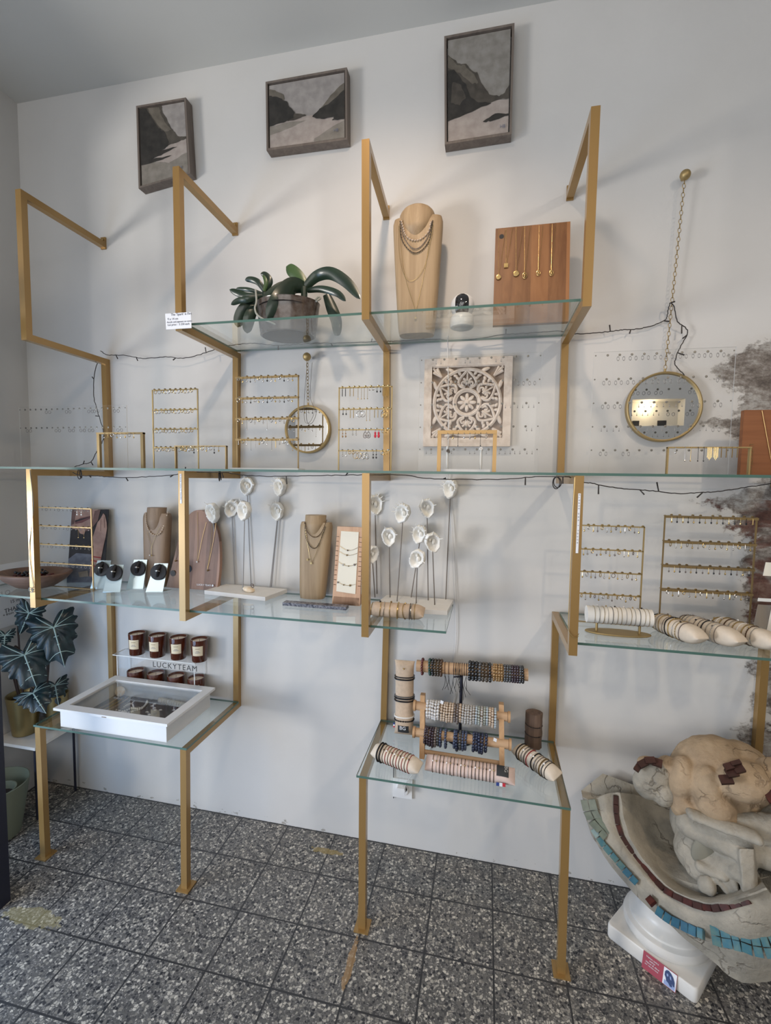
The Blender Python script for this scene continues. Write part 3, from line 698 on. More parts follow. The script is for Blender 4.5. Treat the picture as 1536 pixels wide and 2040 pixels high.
# ---------------------------------------------------------------- orchid
def strap(mb, path, width, fold=.25, k=6):
    P = spline([at(*p) for p in path], k); n = len(P); rows = []
    for i, p in enumerate(P):
        t = (P[min(n - 1, i + 1)] - P[max(0, i - 1)]).normalized(); view = (p - CAM_C).normalized()
        side = t.cross(view).normalized(); nrm = side.cross(t).normalized(); s = i / (n - 1)
        w = width * (.42 + .58 * math.sin(PI * min(1, s * .78 + .12))) * (1 if s < .8 else math.sqrt(max(0.004, 1 - ((s - .8) / .2) ** 2)))
        p = V((p.x, p.y, max(p.z, ZS1 + .003)))
        row = []
        for j in range(-3, 4):
            u = j / 3; q = p + side * (w * u) + nrm * (fold * w * (u * u - .3)); q.z = max(q.z, ZS1 + .002); row.append(q)
        rows.append(row)
    mb.grid(rows)
def orchid():
    c = V((.935, -.165, ZS1))
    t = thing('potted_orchid', c, 'flowerless orchid with drooping dark leaves in a clear pot on the top shelf', 'plant')
    pr = [(.100, 0), (.108, .004), (.112, .03), (.122, .118), (.124, .122), (.119, .122), (.114, .100), (.0001, .098)]
    mb = MB(); mb.lathe(c, pr, 40, cap=False); mb.v = [V((p.x, c.y + (p.y - c.y) * .82, p.z)) for p in mb.v]; mb.poly([V((c.x + .1 * math.cos(-a * PI / 12), c.y + .082 * math.sin(-a * PI / 12), ZS1 + .0005)) for a in range(24)])
    mb.build('pot', 'pot_clear', t)
    MB().lathe(c + V((0, 0, .1)), [(.112, 0), (.09, .008), (.0001, .012)], 24).build('bark_mix', 'soil', t)
    Y = -.17
    for (m, w, path) in (('orchid_leaf', 22, [(609, 571, Y), (632, 550, Y), (660, 545, Y - .02), (692, 564, Y - .03), (718, 596, Y - .04)]), ('orchid_leaf', 13, [(612, 579, Y), (640, 576, Y - .02), (671, 584, Y - .03), (689, 600, Y - .04)]),
                         ('orchid_leaf_light', 24, [(608, 572, Y), (596, 553, Y), (580, 538, Y), (570, 531, Y + .01)]), ('orchid_leaf', 32, [(606, 572, Y), (582, 570, Y - .04), (556, 596, Y - .09), (532, 634, Y - .10)]),
                         ('orchid_leaf', 17, [(601, 569, Y), (566, 569, Y - .03), (540, 585, Y - .05), (520, 608, Y - .06)]), ('orchid_leaf', 22, [(650, 586, Y + .03), (660, 612, Y + .03), (670, 640, Y + .03), (672, 673, Y + .03)]),
                         ('orchid_leaf', 13, [(526, 584, Y), (537, 562, Y), (530, 549, Y), (519, 545, Y)]), ('orchid_leaf_light', 8, [(526, 580, Y - .01), (530, 562, Y - .01), (524, 547, Y - .01)]), ('orchid_leaf', 12, [(527, 580, Y), (515, 563, Y - .01), (500, 557, Y - .01), (488, 558, Y - .01)]),
                         ('orchid_leaf', 8, [(526, 586, Y), (500, 578, Y - .02), (484, 576, Y - .02), (470, 575, Y - .02)]), ('orchid_leaf', 14, [(524, 590, Y), (492, 590, Y - .02), (474, 584, Y - .02), (457, 577, Y - .02)]),
                         ('orchid_leaf', 12, [(524, 590, Y), (495, 596, Y - .03), (476, 599, Y - .03), (460, 607, Y - .03)]), ('orchid_leaf', 24, [(512, 600, Y + .02), (490, 613, Y), (478, 632, Y), (473, 652, Y)]), ('orchid_leaf', 22, [(514, 604, Y + .02), (500, 625, Y), (494, 645, Y), (492, 664, Y)])):
        mb = MB(); strap(mb, path, w * .52 * mpp(Y)); mb.build('leaf', m, t)
    for path in ([(509, 577, Y - .06), (511, 600, Y - .08), (508, 616, Y - .09), (518, 632, Y - .10), (560, 651, Y - .075)], [(628, 598, Y), (634, 592, Y), (638, 595, Y), (630, 600, Y - .03)]):
        MB().tube(spline([at(*p) for p in path]), .0035, 8).build('root', 'root', t)
    MB().tube([at(606, 598, Y), at(606, 572, Y)], .013, 8).build('stem', 'orchid_leaf', t); MB().tube([at(528, 600, Y), at(527, 580, Y)], .009, 8).build('stem', 'orchid_leaf', t)
orchid()

# ---------------------------------------------------------------- necklace busts
def bust(top, bot, zb, head, Y, dep, mat, label):
    xt, zt, wt = at(*top[:2], Y).x, at(*top[:2], Y).z, top[2] * mpp(Y)
    xb, wb = at(*bot[:2], Y).x, bot[2] * mpp(Y); xc = (xt + xb) / 2
    t = thing('necklace_bust', (xb, Y, zb), label, 'bust', 'carved wooden necklace busts')
    rows = []; Hh = zt - zb
    for i in range(25):
        s = i / 24; z = zb + Hh * s; e = .16 * (s ** 4) * 0
        w = (wb + (wt - wb) * s ** .8) / 2; w *= 1 - .07 * max(0, (s - .93) / .07) ** 2 - .03 * max(0, (.04 - s) / .04)
        d = dep * (1 - .1 * s) * (1 - .25 * max(0, (s - .9) / .1) ** 2); x = xb + (xt - xb) * s
        rows.append([V((x + w * math.copysign(abs(math.cos(a)) ** .55, math.cos(a)), Y + d * math.copysign(abs(math.sin(a)) ** .8, math.sin(a)), z)) for a in [2 * PI * k / 36 for k in range(36)]])
    mb = MB(); mb.grid(rows, True); mb.poly(rows[-1]); mb.poly(rows[0][::-1]); mb.build('chest', mat, t)
    hx, hz, hw, vz, flat = head; hp = at(hx, hz, Y); hx = hp.x; hz = hp.z; hw *= mpp(Y); vz = at(head[0], vz, Y).z
    rows = []; M_ = 18
    for i in range(M_ + 1):
        s = i / M_; z = vz + (hz - vz) * s
        r = hw * (math.sin(PI / 2 * min(1, s * 1.3)) ** .75 + .03) * (1 if flat else (math.sqrt(max(.0, 1 - max(0, (s - .62) / .38) ** 2.2)) + .001))
        dd = min(dep * 1.0, r * .8); yy = Y - dep * .55 * (1 - s)
        rows.append([V((hx + r * math.cos(a), yy + dd * math.sin(a), z)) for a in [2 * PI * k / 32 for k in range(32)]])
    mb = MB(); mb.grid(rows, True); mb.poly(rows[-1]); mb.poly(rows[0][::-1]); mb.build('neck', mat, t)
    def front(px, py):        # a point lying on the chest
        p = at(px, py, Y - dep); s = min(1, max(0, (p.z - zb) / Hh)); w = (wb + (wt - wb) * s ** .8) / 2; x = xb + (xt - xb) * s
        u = min(.97, abs((p.x - x) / w)); cu = u ** (1 / .55); y = Y - dep * (1 - .1 * s) * (1 - cu * cu) ** .4 - .004
        return at(px, py, y)
    return t, front
def necklace(pts, r, mat, label, front, pend=(), beads=0, bm=None, name='necklace'):
    S = spline([front(*p) for p in pts], 6); c = S[len(S) // 2]
    t = thing(name, c, label, 'necklace')
    if beads:
        mb = MB(); acc = 0; last = S[0]
        for p in S:
            if (p - last).length >= beads * 1.9 or p is S[0]: mb.ball(p, beads * random.uniform(.85, 1.1), 7, 5); last = p
        mb.tube(S, r, 4); mb.build('beads', mat, t)
    else: MB().tube(S, r, 5).build('chain', mat, t)
    for (px, py, kind, s, m) in pend:
        p = front(px, py) + V((0, -.002, 0)); mb = MB()
        if kind == 'disc': mb.lathe(p, [(s * .9, -.001), (s, 0), (s * .9, .0012), (s * .55, .0018), (.0001, .0012)], 18, Matrix.Rotation(PI / 2, 3, 'X'))
        elif kind == 'square': mb.box(p.x - s, p.x + s, p.y - .001, p.y + .001, p.z - s, p.z + s).box(p.x - s * .6, p.x + s * .6, p.y - .002, p.y, p.z - s * .6, p.z + s * .6)
        elif kind == 'star':
            q = [p + V((s * (1 if k % 2 else .45) * math.sin(PI * k / 6), -.0005, s * (1 if k % 2 else .45) * math.cos(PI * k / 6))) for k in range(12)]; mb.prism(q, (0, .0015, 0))
        elif kind == 'oval': mb.ring(p, (0, 1, 0), s * .75, s * .14, 16, 5, s) if False else mb.tube([p + V((s * .7 * math.cos(a), 0, s * math.sin(a))) for a in [2 * PI * k / 16 for k in range(16)]], s * .14, 5, True).ball(p, (s * .3, s * .15, s * .7), 8, 6)
        else: mb.ball(p, s, 8, 6)
        mb.build('pendant', m, t)
    return t
bm, fr1 = bust((833, 437, 94), (830, 671, 66), ZS1 + .0005, (832, 410, 32, 484, False), -.098, .038, 'bust_oak', 'tall pale oak necklace bust with a rounded head on the top shelf')
necklace([(800, 441), (808, 468), (822, 478), (838, 476), (853, 462), (859, 440)], .001, 'bead_cream', 'short chunky freshwater bead necklace highest on the tall top shelf bust', fr1, beads=.0036)
necklace([(797, 441), (801, 478), (820, 502), (838, 500), (855, 478), (862, 440)], .001, 'bead_bronze', 'dark beaded necklace hanging lowest of the beads on the tall top shelf bust', fr1, beads=.0026)
necklace([(799, 441), (804, 470), (821, 494), (837, 492), (853, 470), (860, 442)], .001, 'bead_taupe', 'brown beaded necklace between two others on the tall top shelf bust', fr1, beads=.0022)
necklace([(794, 450), (796, 510), (808, 552), (825, 558), (846, 530), (860, 470), (863, 445)], .0007, 'gold', 'fine gold necklace with an open collar bar on the tall top shelf bust', fr1)
necklace([(795, 447), (806, 545), (828, 618), (828, 630)], .0007, 'gold', 'left strand of the long fine gold necklace with a star pendant', fr1, [(828, 634, 'star', .006, 'gold')])
necklace([(829, 618), (846, 540), (860, 450)], .0007, 'gold', 'right strand of the long fine gold necklace with a star pendant', fr1)

# ---------------------------------------------------------------- security camera
def seccam():
    c = V((1.598, -.156, ZS1 + .0005)); t = thing('security_camera', c, 'small white indoor security camera with a black lens face', 'camera')
    MB().lathe(c, [(.034, 0), (.041, .003), (.043, .012), (.041, .034), (.036, .045), (.030, .048)], 36).build('base', 'white_plastic', t)
    hc = c + V((0, 0, .078)); d = (V((1.62, -1.9, 1.9)) - hc).normalized(); M = d.to_track_quat('-Y', 'Z').to_matrix()
    MB().ball(hc, .0425, 28, 18).build('head', 'white_plastic', t)
    mb = MB(); rows = []
    for i in range(13):
        row = []
        for j in range(9):
            u = (j / 8 - .5) * 2; v = (i / 12 - .5) * 2; hw = .0235 * (1 - abs(v) ** 5 * .75)
            x = u * hw; z = v * .038; y = -math.sqrt(max(1e-6, .0436 ** 2 - x * x - z * z)); row.append(hc + M @ V((x, y, z)))
        rows.append(row)
    mb.grid(rows); f = mb.build('face', 'black_gloss', t)
    MB().lathe(hc + M @ V((0, -.0425, .002)), [(.008, 0), (.007, .003), (.0001, .0035)], 16, M @ Matrix.Rotation(PI / 2, 3, 'X')).build('lens', 'black_gloss', t)
seccam()
S = spline([at(*p) for p in [(893, 668, -.10), (892, 690, -.012), (893, 760, -.03), (893, 900, -.03), (890, 935, -.02), (893, 960, -.01), (903, 1090, -.008), (909, 1250, -.008), (903, 1330, -.008), (905, 1390, -.008), (880, 1450, -.008), (850, 1500, -.008), (812, 1556, -.02), (803, 1566, -.035)]], 8)
mb = MB(); mb.tube(S, .0016, 6); solo(mb, 'power_cable', 'cable_white', 'thin white power cable running from the security camera down the wall', 'cable')

# ---------------------------------------------------------------- necklace board on the top shelf
def wallboard():
    q = [V(at(979, 462, -.105)), V(at(1129, 445, -.105)), V(at(1130, 640, -.175)), V(at(976.5, 651, -.168))]
    zb = ZS1 + .001; b = .5 * (q[3].z + q[2].z); q[2].z = q[3].z = zb; ztop = (q[0].z + q[1].z) / 2; q[0].z = q[1].z = ztop
    q[0].x = q[3].x = 1.706; q[1].x = q[2].x = 1.957; q[0].y = q[1].y = -.12; q[2].y = q[3].y = -.17
    t = thing('necklace_board', (1.83, -.17, zb), 'square brown wooden necklace board leaning on the top shelf', 'display board')
    n = V((0, .022, 0)); MB().slab([q[3], q[2], q[1], q[0]], n).build('board', 'board_teak', t, smooth=False)
    mb = MB(); f = quv(q); p = f(.085, .09); mb.lathe(p + V((0, -.0005, 0)), [(.008, 0), (.008, .001)], 16, Matrix.Rotation(PI / 2, 3, 'X')); mb.build('peg_hole', 'black_rubber', t)
    def fr(px, py):
        # intersection with the leaning board's face
        nn = (q[1] - q[0]).cross(q[3] - q[0]).normalized(); d = ray(px, py); s = (q[0] - CAM_C).dot(nn) / d.dot(nn); return CAM_C + d * s + V((0, -.003, 0))
    X = [((993, 458), (993, 545), (1007, 458), 553, 'disc', .009, 'textured gold disc pendant necklace, the leftmost on the square brown board'),
         ((1008, 456), (1008, 524), (1021, 455), 530, 'square', .007, 'gold necklace with a square stone pendant on the square brown board'),
         ((1028, 454), (1028, 538), (1042, 453), 546, 'disc', .010, 'gold necklace with a cluster pendant on a part beaded chain'),
         ((1045, 452), (1045, 540), (1056, 451), 550, 'oval', .0095, 'gold oval pendant necklace hung lowest on the square brown board'),
         ((1074, 450), (1072, 538), (1081, 449), 545, 'oval', .0085, 'gold oval pendant necklace second from the right on the square board'),
         ((1100, 447), (1098, 538), (1106, 447), 545, 'oval', .0085, 'gold oval pendant necklace, the rightmost on the square brown board')]
    for (a, b_, c_, y, k, s, lab) in X:
        necklace([a, ((a[0] + b_[0]) / 2, (a[1] + b_[1]) / 2), b_, (b_[0] + 1, b_[1] + 1), ((b_[0] + c_[0]) / 2 + 1, (b_[1] + c_[1]) / 2), c_], .00045, 'gold', lab, fr, [(b_[0], y, k, s, 'gold')])
    return q
wallboard()

# ---------------------------------------------------------------- handwritten card on the second frame
def card():
    y = -D - .004; q = [at(329, 625, y), at(380, 621.5, y), at(381.5, 653.5, y), at(331, 656.5, y)]
    t = thing('handwritten_card', q[3], 'white card with handwritten lines taped to the second gold frame', 'card')
    MB().slab([q[3], q[2], q[1], q[0]], (0, .0012, 0)).build('paper', 'white_paper', t, smooth=False); f = quv(q); r = q[1] - q[0]; u = q[0] - q[3]
    for (s, a, b, sz) in (("The 'Spark' is Fire", .22, .16, .0115), ('9 x 14 cm', .08, .42, .0105), ('Acrylic and pigment on canvas', .05, .60, .0082), ('Lot price :  5 250 each', .07, .78, .0095)):
        text(s, f(a, b) + V((0, -.0006, 0)), r, u, sz, 'ink_grey', t)
card()
# ---------------------------------------------------------------- earrings
EAR = {}
def ear_proto(kind, mat):
    if (kind, mat) in EAR: return EAR[(kind, mat)]
    mb = MB(); ms = [mat]
    def hook(l=.006): mb.tube([(0, .001, 0), (0, -.0015, .001), (0, -.0022, -.002), (0, -.0022, -l)], .00055, 4)
    if kind == 'hoop': mb.tube([V((.0042 * math.sin(a), -.0022 + .0022 * math.sin(a), -.005 + .0055 * math.cos(a))) for a in [2 * PI * k / 12 for k in range(12)]], .0009, 5, True)
    elif kind == 'small_hoop': mb.tube([V((.003 * math.sin(a), -.002 + .002 * math.sin(a), -.004 + .0042 * math.cos(a))) for a in [2 * PI * k / 10 for k in range(10)]], .0010, 5, True)
    elif kind == 'big_hoop':
        hook(.004); mb.tube([V((.0085 * math.sin(a), -.0022, -.013 + .0085 * math.cos(a))) for a in [2 * PI * k / 16 for k in range(16)]], .0007, 5, True); mb.ball((0, -.0022, -.0215), .0016, 6, 4)
    elif kind == 'drop': hook(.010); mb.ball((0, -.0022, -.0125), (.0022, .0018, .003), 7, 5)
    elif kind == 'pearl': hook(.008); mb.ball((0, -.0022, -.011), .0028, 7, 5)
    elif kind == 'double': hook(.008); mb.ball((0, -.0022, -.010), (.002, .0018, .0026), 7, 5); mb.ball((0, -.0022, -.018), (.0026, .002, .0034), 7, 5)
    elif kind == 'stick': hook(.004); mb.tube([(0, -.0022, -.003), (0, -.0022, -.024)], .0011, 5)
    elif kind == 'chain': hook(.030); mb.ball((0, -.0022, -.032), .0017, 6, 4)
    elif kind == 'fringe':
        for j in range(-2, 3): mb.tube([(j * .0022, -.0022, 0), (j * .0022, -.0022, -.030 + abs(j) * .003)], .0007, 4)
    elif kind == 'teardrop':
        hook(.005); mb.tube([V((.0055 * math.sin(a) * (1 - .35 * math.cos(a)), -.0022, -.014 + .009 * math.cos(a))) for a in [2 * PI * k / 14 for k in range(14)]], .0010, 5, True); mb.ball((0, -.0022, -.016), (.0022, .001, .004), 6, 5)
    elif kind == 'coral': hook(.006); mb.ball((0, -.0022, -.009), (.0035, .002, .004), 7, 5); mb.ball((0, -.0022, -.017), (.0042, .0025, .0058), 8, 6)
    o = mb.mesh(kind + '_earring', ms); EAR[(kind, mat)] = o; return o
EXTRA = MB(); EXTRA_N = 0
def earring(kind, mat, p, label, group, rz=0.0):
    o = bpy.data.objects.new(kind.replace('coral', 'coral_drop').replace('double', 'double_drop') + '_earring', ear_proto(kind, mat)); COL.objects.link(o)
    o.location = V(p); o.rotation_euler = (0, 0, rz); o.scale = (1.3, 1.3, 1.3); tag(o, label, 'earring', group); return o
def ear_stuff(kind, p, s=1.0):          # the smallest ones, gathered into one object
    p = V(p)
    if kind == 'hoop': EXTRA.tube([p + V((.0038 * s * math.sin(a), .002 * math.sin(a), -.006 * s + .0058 * s * math.cos(a))) for a in [2 * PI * k / 9 for k in range(9)]], .0010, 4, True)
    else:
        EXTRA.tube([p, p + V((0, 0, -.006 * s))], .0006, 4); EXTRA.ball(p + V((0, 0, -.008 * s)), .0022, 6, 4)

def rack(xl, xr, bars, Y, ZS, label, bar='thin', mat='brass', base=None, ltop=True, group='multi row earring racks'):
    zs = [at(xl, b, Y).z for b in bars]; xb0 = at(xl, bars[0], Y).x; xb1 = at(xr, bars[0] + 0, Y).x
    t = thing('earring_rack', ((xb0 + xb1) / 2, Y, ZS), label, 'earring rack', group)
    r = .0022; zt = zs[0]; z0 = ZS + .001
    if base:
        MB().box(xb0 - .012, xb1 + .014, Y - .035, Y + .035, ZS + .0005, ZS + .010).build('base', base, t, smooth=False); z0 = ZS + .010
    for x in (xb0, xb1):
        mb = MB(); mb.box(x - r, x + r, Y - r, Y + r, z0, zt + r); mb.build('leg', mat if bar != 'flat' else 'brass_flat', t, smooth=False)
    if not base:
        MB().box(xb0 - .004, xb1 + .004, Y - .006, Y + .006, ZS + .0004, ZS + .0022).build('foot_bar', mat, t, smooth=False)
    for z in zs:
        mb = MB()
        if bar == 'flat': mb.box(xb0 - .002, xb1 + .002, Y - .009, Y + .009, z - .001, z + .001).box(xb0 - .002, xb1 + .002, Y - .0092, Y - .0075, z - .0075, z + .001)
        else: mb.box(xb0, xb1, Y - r, Y + r, z - r, z + r)
        o = mb.build('bar', mat if bar != 'flat' else 'brass_flat', t, smooth=False)
        # little ear clutches along the bar
        cb = MB(); n = 9
        for i in range(n):
            x = xb0 + (xb1 - xb0) * (i + .6 + random.uniform(-.2, .2)) / n
            cb.lathe((x, Y - .002, z + r), [(.0042, 0), (.0050, .0020), (.0022, .0042)], 8)
        cb.build('clutches', random.choice(['gold', 'brass_dark', 'silver']), o)
    return xb0, xb1, zs
def row(xb0, xb1, z, Y, n, kinds, mats, label, group, m0=.05, m1=.05, yoff=.003, zoff=-.002):
    for i in range(n):
        x = xb0 + (xb1 - xb0) * (m0 + (1 - m0 - m1) * (i + .5) / n)
        earring(kinds[i % len(kinds)], mats[i % len(mats)], (x, Y - yoff, z + zoff), label, group, random.uniform(-.5, .5))
ORD = ['top', 'second', 'third', 'bottom']

# --- eye level shelf, left to right
a0, a1, zs = rack(303.7, 393.5, [778, 817.5, 855.5, 892], -.14, ZS2, 'thin gold four row earring rack full of hoops, left on the long shelf')
for i, z in enumerate(zs):
    row(a0, a1, z, -.14, 12, ['hoop', 'hoop', 'small_hoop'], ['gold', 'silver', 'gold'], f'tiny hoop earring on the {ORD[i]} bar of the thin gold hoop rack', f'hoops on the {ORD[i]} bar of the thin gold rack', .06, .08)
a0, a1, zs = rack(471.5, 594.5, [752.5, 793.5, 834, 875], -.16, ZS2, 'four row earring rack with flat bars on a white base, before the small mirror', 'flat', 'brass', 'acrylic_edge')
for i, z in enumerate(zs):
    row(a0, a1, z, -.16, 14, [['small_hoop', 'drop', 'pearl', 'drop', 'drop'], ['hoop', 'pearl', 'pearl', 'drop'], ['small_hoop', 'drop', 'chain', 'hoop', 'drop'], ['drop', 'hoop', 'drop', 'chain', 'stick']][i],
        ['silver', 'gold', 'silver', 'dark_bead' if i < 2 else 'silver'], f'small silvery drop earring on the {ORD[i]} flat bar before the small mirror', f'earrings on the {ORD[i]} flat bar before the small mirror', .02, .04, .0095, -.004)
a0, a1, zs = rack(675.8, 781.0, [773, 816, 856.5, 898], -.16, ZS2, 'thin brass four row rack of long statement earrings beside the small mirror')
for i, (z, ks, ms, xs) in enumerate(zip(zs, (['stick', 'stick', 'chain', 'chain', 'small_hoop', 'drop', 'fringe'], ['drop', 'stick', 'big_hoop', 'chain', 'stick', 'teardrop'], ['double', 'drop', 'teardrop', 'coral', 'small_hoop'], ['drop', 'small_hoop', 'big_hoop', 'teardrop', 'double', 'hoop']),
                                            (['dark_bead', 'brass', 'gold', 'brass', 'silver', 'dark_bead', 'gold'], ['dark_bead', 'brass', 'silver', 'gold', 'brass', 'gold'], ['bead_gold', 'silver', 'bead_taupe', 'flag_red', 'gold'], ['silver', 'gold', 'gold', 'silver', 'dark_bead', 'gold']),
                                            ([.1, .25, .4, .52, .62, .76, .89], [.12, .26, .43, .57, .72, .88], [.11, .31, .55, .74, .88], [.12, .25, .37, .52, .70, .87]))):
    nm = {'stick': 'dark stick', 'chain': 'long fine chain', 'small_hoop': 'small hoop', 'drop': 'small drop', 'fringe': 'gold fringe', 'big_hoop': 'round open hoop', 'teardrop': 'open teardrop', 'double': 'two bead drop', 'coral': 'red petal', 'hoop': 'plain hoop'}
    for j, (k_, m_, x_) in enumerate(zip(ks, ms, xs)):
        for d in (-.0065, .0065):
            lab = f'{nm[k_]} earring, {["first", "second", "third", "fourth", "fifth", "sixth", "seventh"][j]} pair from left, {ORD[i]} bar of the statement rack'
            earring(k_, m_, (a0 + (a1 - a0) * x_ + d, -.163, z - .002), lab, f'pair {j + 1} on the {ORD[i]} bar of the statement rack', random.uniform(-.3, .3))

def bar_stand(xl, xr, yt, Y, ZS, label, w, th, mat):
    p = at(xl, yt, Y); x0 = p.x; x1 = at(xr, yt, Y).x; z = p.z
    t = thing('earring_stand', ((x0 + x1) / 2, Y, ZS), label, 'earring stand', 'low single bar earring stands')
    for x in (x0, x1): MB().box(x - w, x + w, Y - .006, Y + .006, ZS + .002, z).build('leg', mat, t, smooth=False)
    MB().box(x0 - w, x1 + w, Y - .008, Y + .008, z - th, z + .001).build('bar', mat, t, smooth=False)
    MB().box(x0 - w - .004, x1 + w + .004, Y - .02, Y + .02, ZS + .0005, ZS + .002).build('foot_plate', mat, t, smooth=False)
    return x0, x1, z - th
x0, x1, z = bar_stand(197, 284, 862.5, -.24, ZS2, 'low wide legged brass earring stand nearest the leftmost wall tube', .0062, .006, 'brass_flat')
row(x0, x1, z + .004, -.24, 8, ['drop', 'pearl', 'hoop', 'drop'], ['silver', 'gold'], 'small earring hung on the low brass stand nearest the leftmost wall tube', 'earrings on the low stand at the left', .12, .1, .009)
x0, x1, z = bar_stand(350.5, 451, 888.5, -.25, ZS2, 'low thin brass earring stand in front of the gold hoop rack', .002, .003, 'brass_flat')
row(x0, x1, z + .002, -.25, 10, ['hoop', 'drop', 'hoop', 'double', 'drop'], ['gold', 'gold', 'silver', 'dark_bead', 'gold'], 'small drop earring on the low thin stand before the hoop rack', 'earrings on the low thin stand', .12, .08, .009)
x0, x1, z = bar_stand(876, 986.5, 858.5, -.30, ZS2, 'low gold earring stand in front of the carved mandala panel', .0062, .011, 'gold_tube')
row(x0, x1, z + .004, -.30, 8, ['drop', 'drop', 'chain', 'pearl'], ['silver', 'gold', 'dark_bead', 'silver'], 'fine drop earring on the low gold stand before the carved panel', 'earrings on the low stand by the carved panel', .10, .1, .0095)
x0, x1, z = bar_stand(1330.5, 1494, 891, -.26, ZS2, 'long low brass earring stand at the right end of the long shelf', .002, .003, 'brass')
for i, (u, k_, m_, nm) in enumerate(((.08, 'drop', 'silver', 'short silver drop'), (.2, 'chain', 'silver', 'fine silver chain'), (.27, 'chain', 'gold', 'fine gold chain'), (.36, 'chain', 'dark_bead', 'dark beaded chain'), (.43, 'chain', 'dark_bead', 'dark beaded chain'),
                                    (.50, 'fringe', 'gold', 'gold fringe'), (.575, 'fringe', 'gold', 'gold fringe'), (.64, 'stick', 'brass_dark', 'dark stick'), (.70, 'stick', 'brass_dark', 'dark stick'), (.77, 'stick', 'brass_dark', 'dark stick'), (.83, 'stick', 'brass_dark', 'dark stick'))):
    earring(k_, m_, (x0 + (x1 - x0) * u, -.2695, z + .002), f'{nm} earring on the long low stand at the right end', f'{nm} earrings at the right end of the long shelf')

# clear rod pair with flower rings
t = thing('ring_rods', (at(926, 935, -.22).x, -.22, ZS2), 'clear two rod ring holder on a white base behind the low gold stand', 'ring holder')
xa, xb = at(878, 935, -.22).x, at(976, 935, -.22).x
MB().box(xa, xb, -.245, -.195, ZS2 + .0005, ZS2 + .012).build('base', 'white_plastic', t, smooth=False)
for px, py in ((891.5, 889), (958.5, 893)):
    p = at(px, py, -.22); MB().tube([(p.x, -.22, ZS2 + .012), p], .0042, 10).build('rod', 'acrylic_edge', t)
for px, py, m_, lab in ((893, 897, 'steel_rod', 'dark ring on the left rod of the clear ring holder'), (958.5, 893, 'pearl', 'white flower ring on the right rod of the clear ring holder')):
    p = at(px, py, -.22); mb = MB(); mb.ring(p + V((0, 0, -.006)), (0, .5, 1), .0062, .0014, 16, 6)
    for k_ in range(6): mb.ball(p + V((.004 * math.cos(k_), -.008, .004 * math.sin(k_) - .002)), .0028, 6, 4)
    solo(mb, 'finger_ring', m_, lab, 'ring')

# clear acrylic boards with grommet holes
GROM = [None]
def acrylic(tl, tr, br, bl, Y, rows_, cols, label, ears, top=0.012):
    TLp, TRp, BRp, BLp = at(*tl, Y), at(*tr, Y), at(*br, Y), at(*bl, Y)
    x0 = (TLp.x + BLp.x) / 2; x1 = (TRp.x + BRp.x) / 2; zt = (TLp.z + TRp.z) / 2; zb = (BLp.z + BRp.z) / 2
    t = thing('acrylic_earring_board', ((x0 + x1) / 2, Y, ZS2), label, 'earring board', 'clear acrylic earring boards')
    mb = MB(); mb.box(x0 - .006, x1 + .006, Y - .0015, Y + .0015, ZS2 + .001, zt + top); mb.m = [1, 1, 0, 1, 0, 1]
    mb.build('sheet', ['acrylic', 'acrylic_edge'], t, smooth=False)
    for x in (x0 + .004, x1 - .004): MB().box(x - .004, x + .004, Y - .03, Y + .03, ZS2 + .0005, ZS2 + .035).build('foot', 'acrylic', t, smooth=False)
    mb = MB()
    for r_ in range(rows_):
        z = zt + (zb - zt) * r_ / max(1, rows_ - 1)
        for c_ in range(cols):
            x = x0 + (x1 - x0) * c_ / (cols - 1); R = .0042 if 0 < c_ < cols - 1 else .0025
            if c_ in (0, cols - 1): mb.lathe((x, Y - .0016, z), [(R, 0), (R, .0008), (R * .6, .0012)], 12, Matrix.Rotation(PI / 2, 3, 'X')); continue
            if GROM[0] is None: GROM[0] = MB().lathe((0, 0, 0), [(R, 0), (R, .0008), (R * .6, .0012)], 12, Matrix.Rotation(PI / 2, 3, 'X')).mesh('grommet', 'grommet', smooth=False)
            g = bpy.data.objects.new('grommet', GROM[0]); COL.objects.link(g); g.parent = t; g.location = V((x, Y - .0016, z)) - WL[t.name]
    mb.build('edge_screws', 'grommet', t, smooth=False)
    for (r_, c_, k_) in ears:
        z = zt + (zb - zt) * r_ / max(1, rows_ - 1); x = x0 + (x1 - x0) * c_ / (cols - 1)
        for d in (-.009, .009): ear_stuff(k_, (x + d, Y - .003, z - .006), 1.15)
acrylic((41, 812), (250.6, 817.5), (250.6, 854.7), (41, 849.5), -.14, 2, 20, 'low clear acrylic earring board at the left end of the long shelf', [(0, c, 'hoop') for c in (5.3, 9, 13, 14, 17.5)] + [(1, c, 'hoop') for c in (1.6, 7, 9.5, 11.5, 13, 18)])
acrylic((840.5, 718.6), (1077, 708), (1069.5, 895), (836, 895.7), -.115, 5, 11, 'clear acrylic earring board standing over the carved mandala panel',
        [(1, c, 'hoop') for c in (3, 4, 5, 6, 8.5, 9.4)] + [(2, c, 'drop') for c in (4.6, 5.5, 7.5, 8.5, 9.4)] + [(0, c, 'drop') for c in (1.5, 4, 6.6)] + [(3, 9.3, 'drop'), (3, 4, 'drop')] + [(4, c, 'drop') for c in (.8, 2.6, 4.6, 5.6, 6.7, 7.6, 8.4, 9.4)])
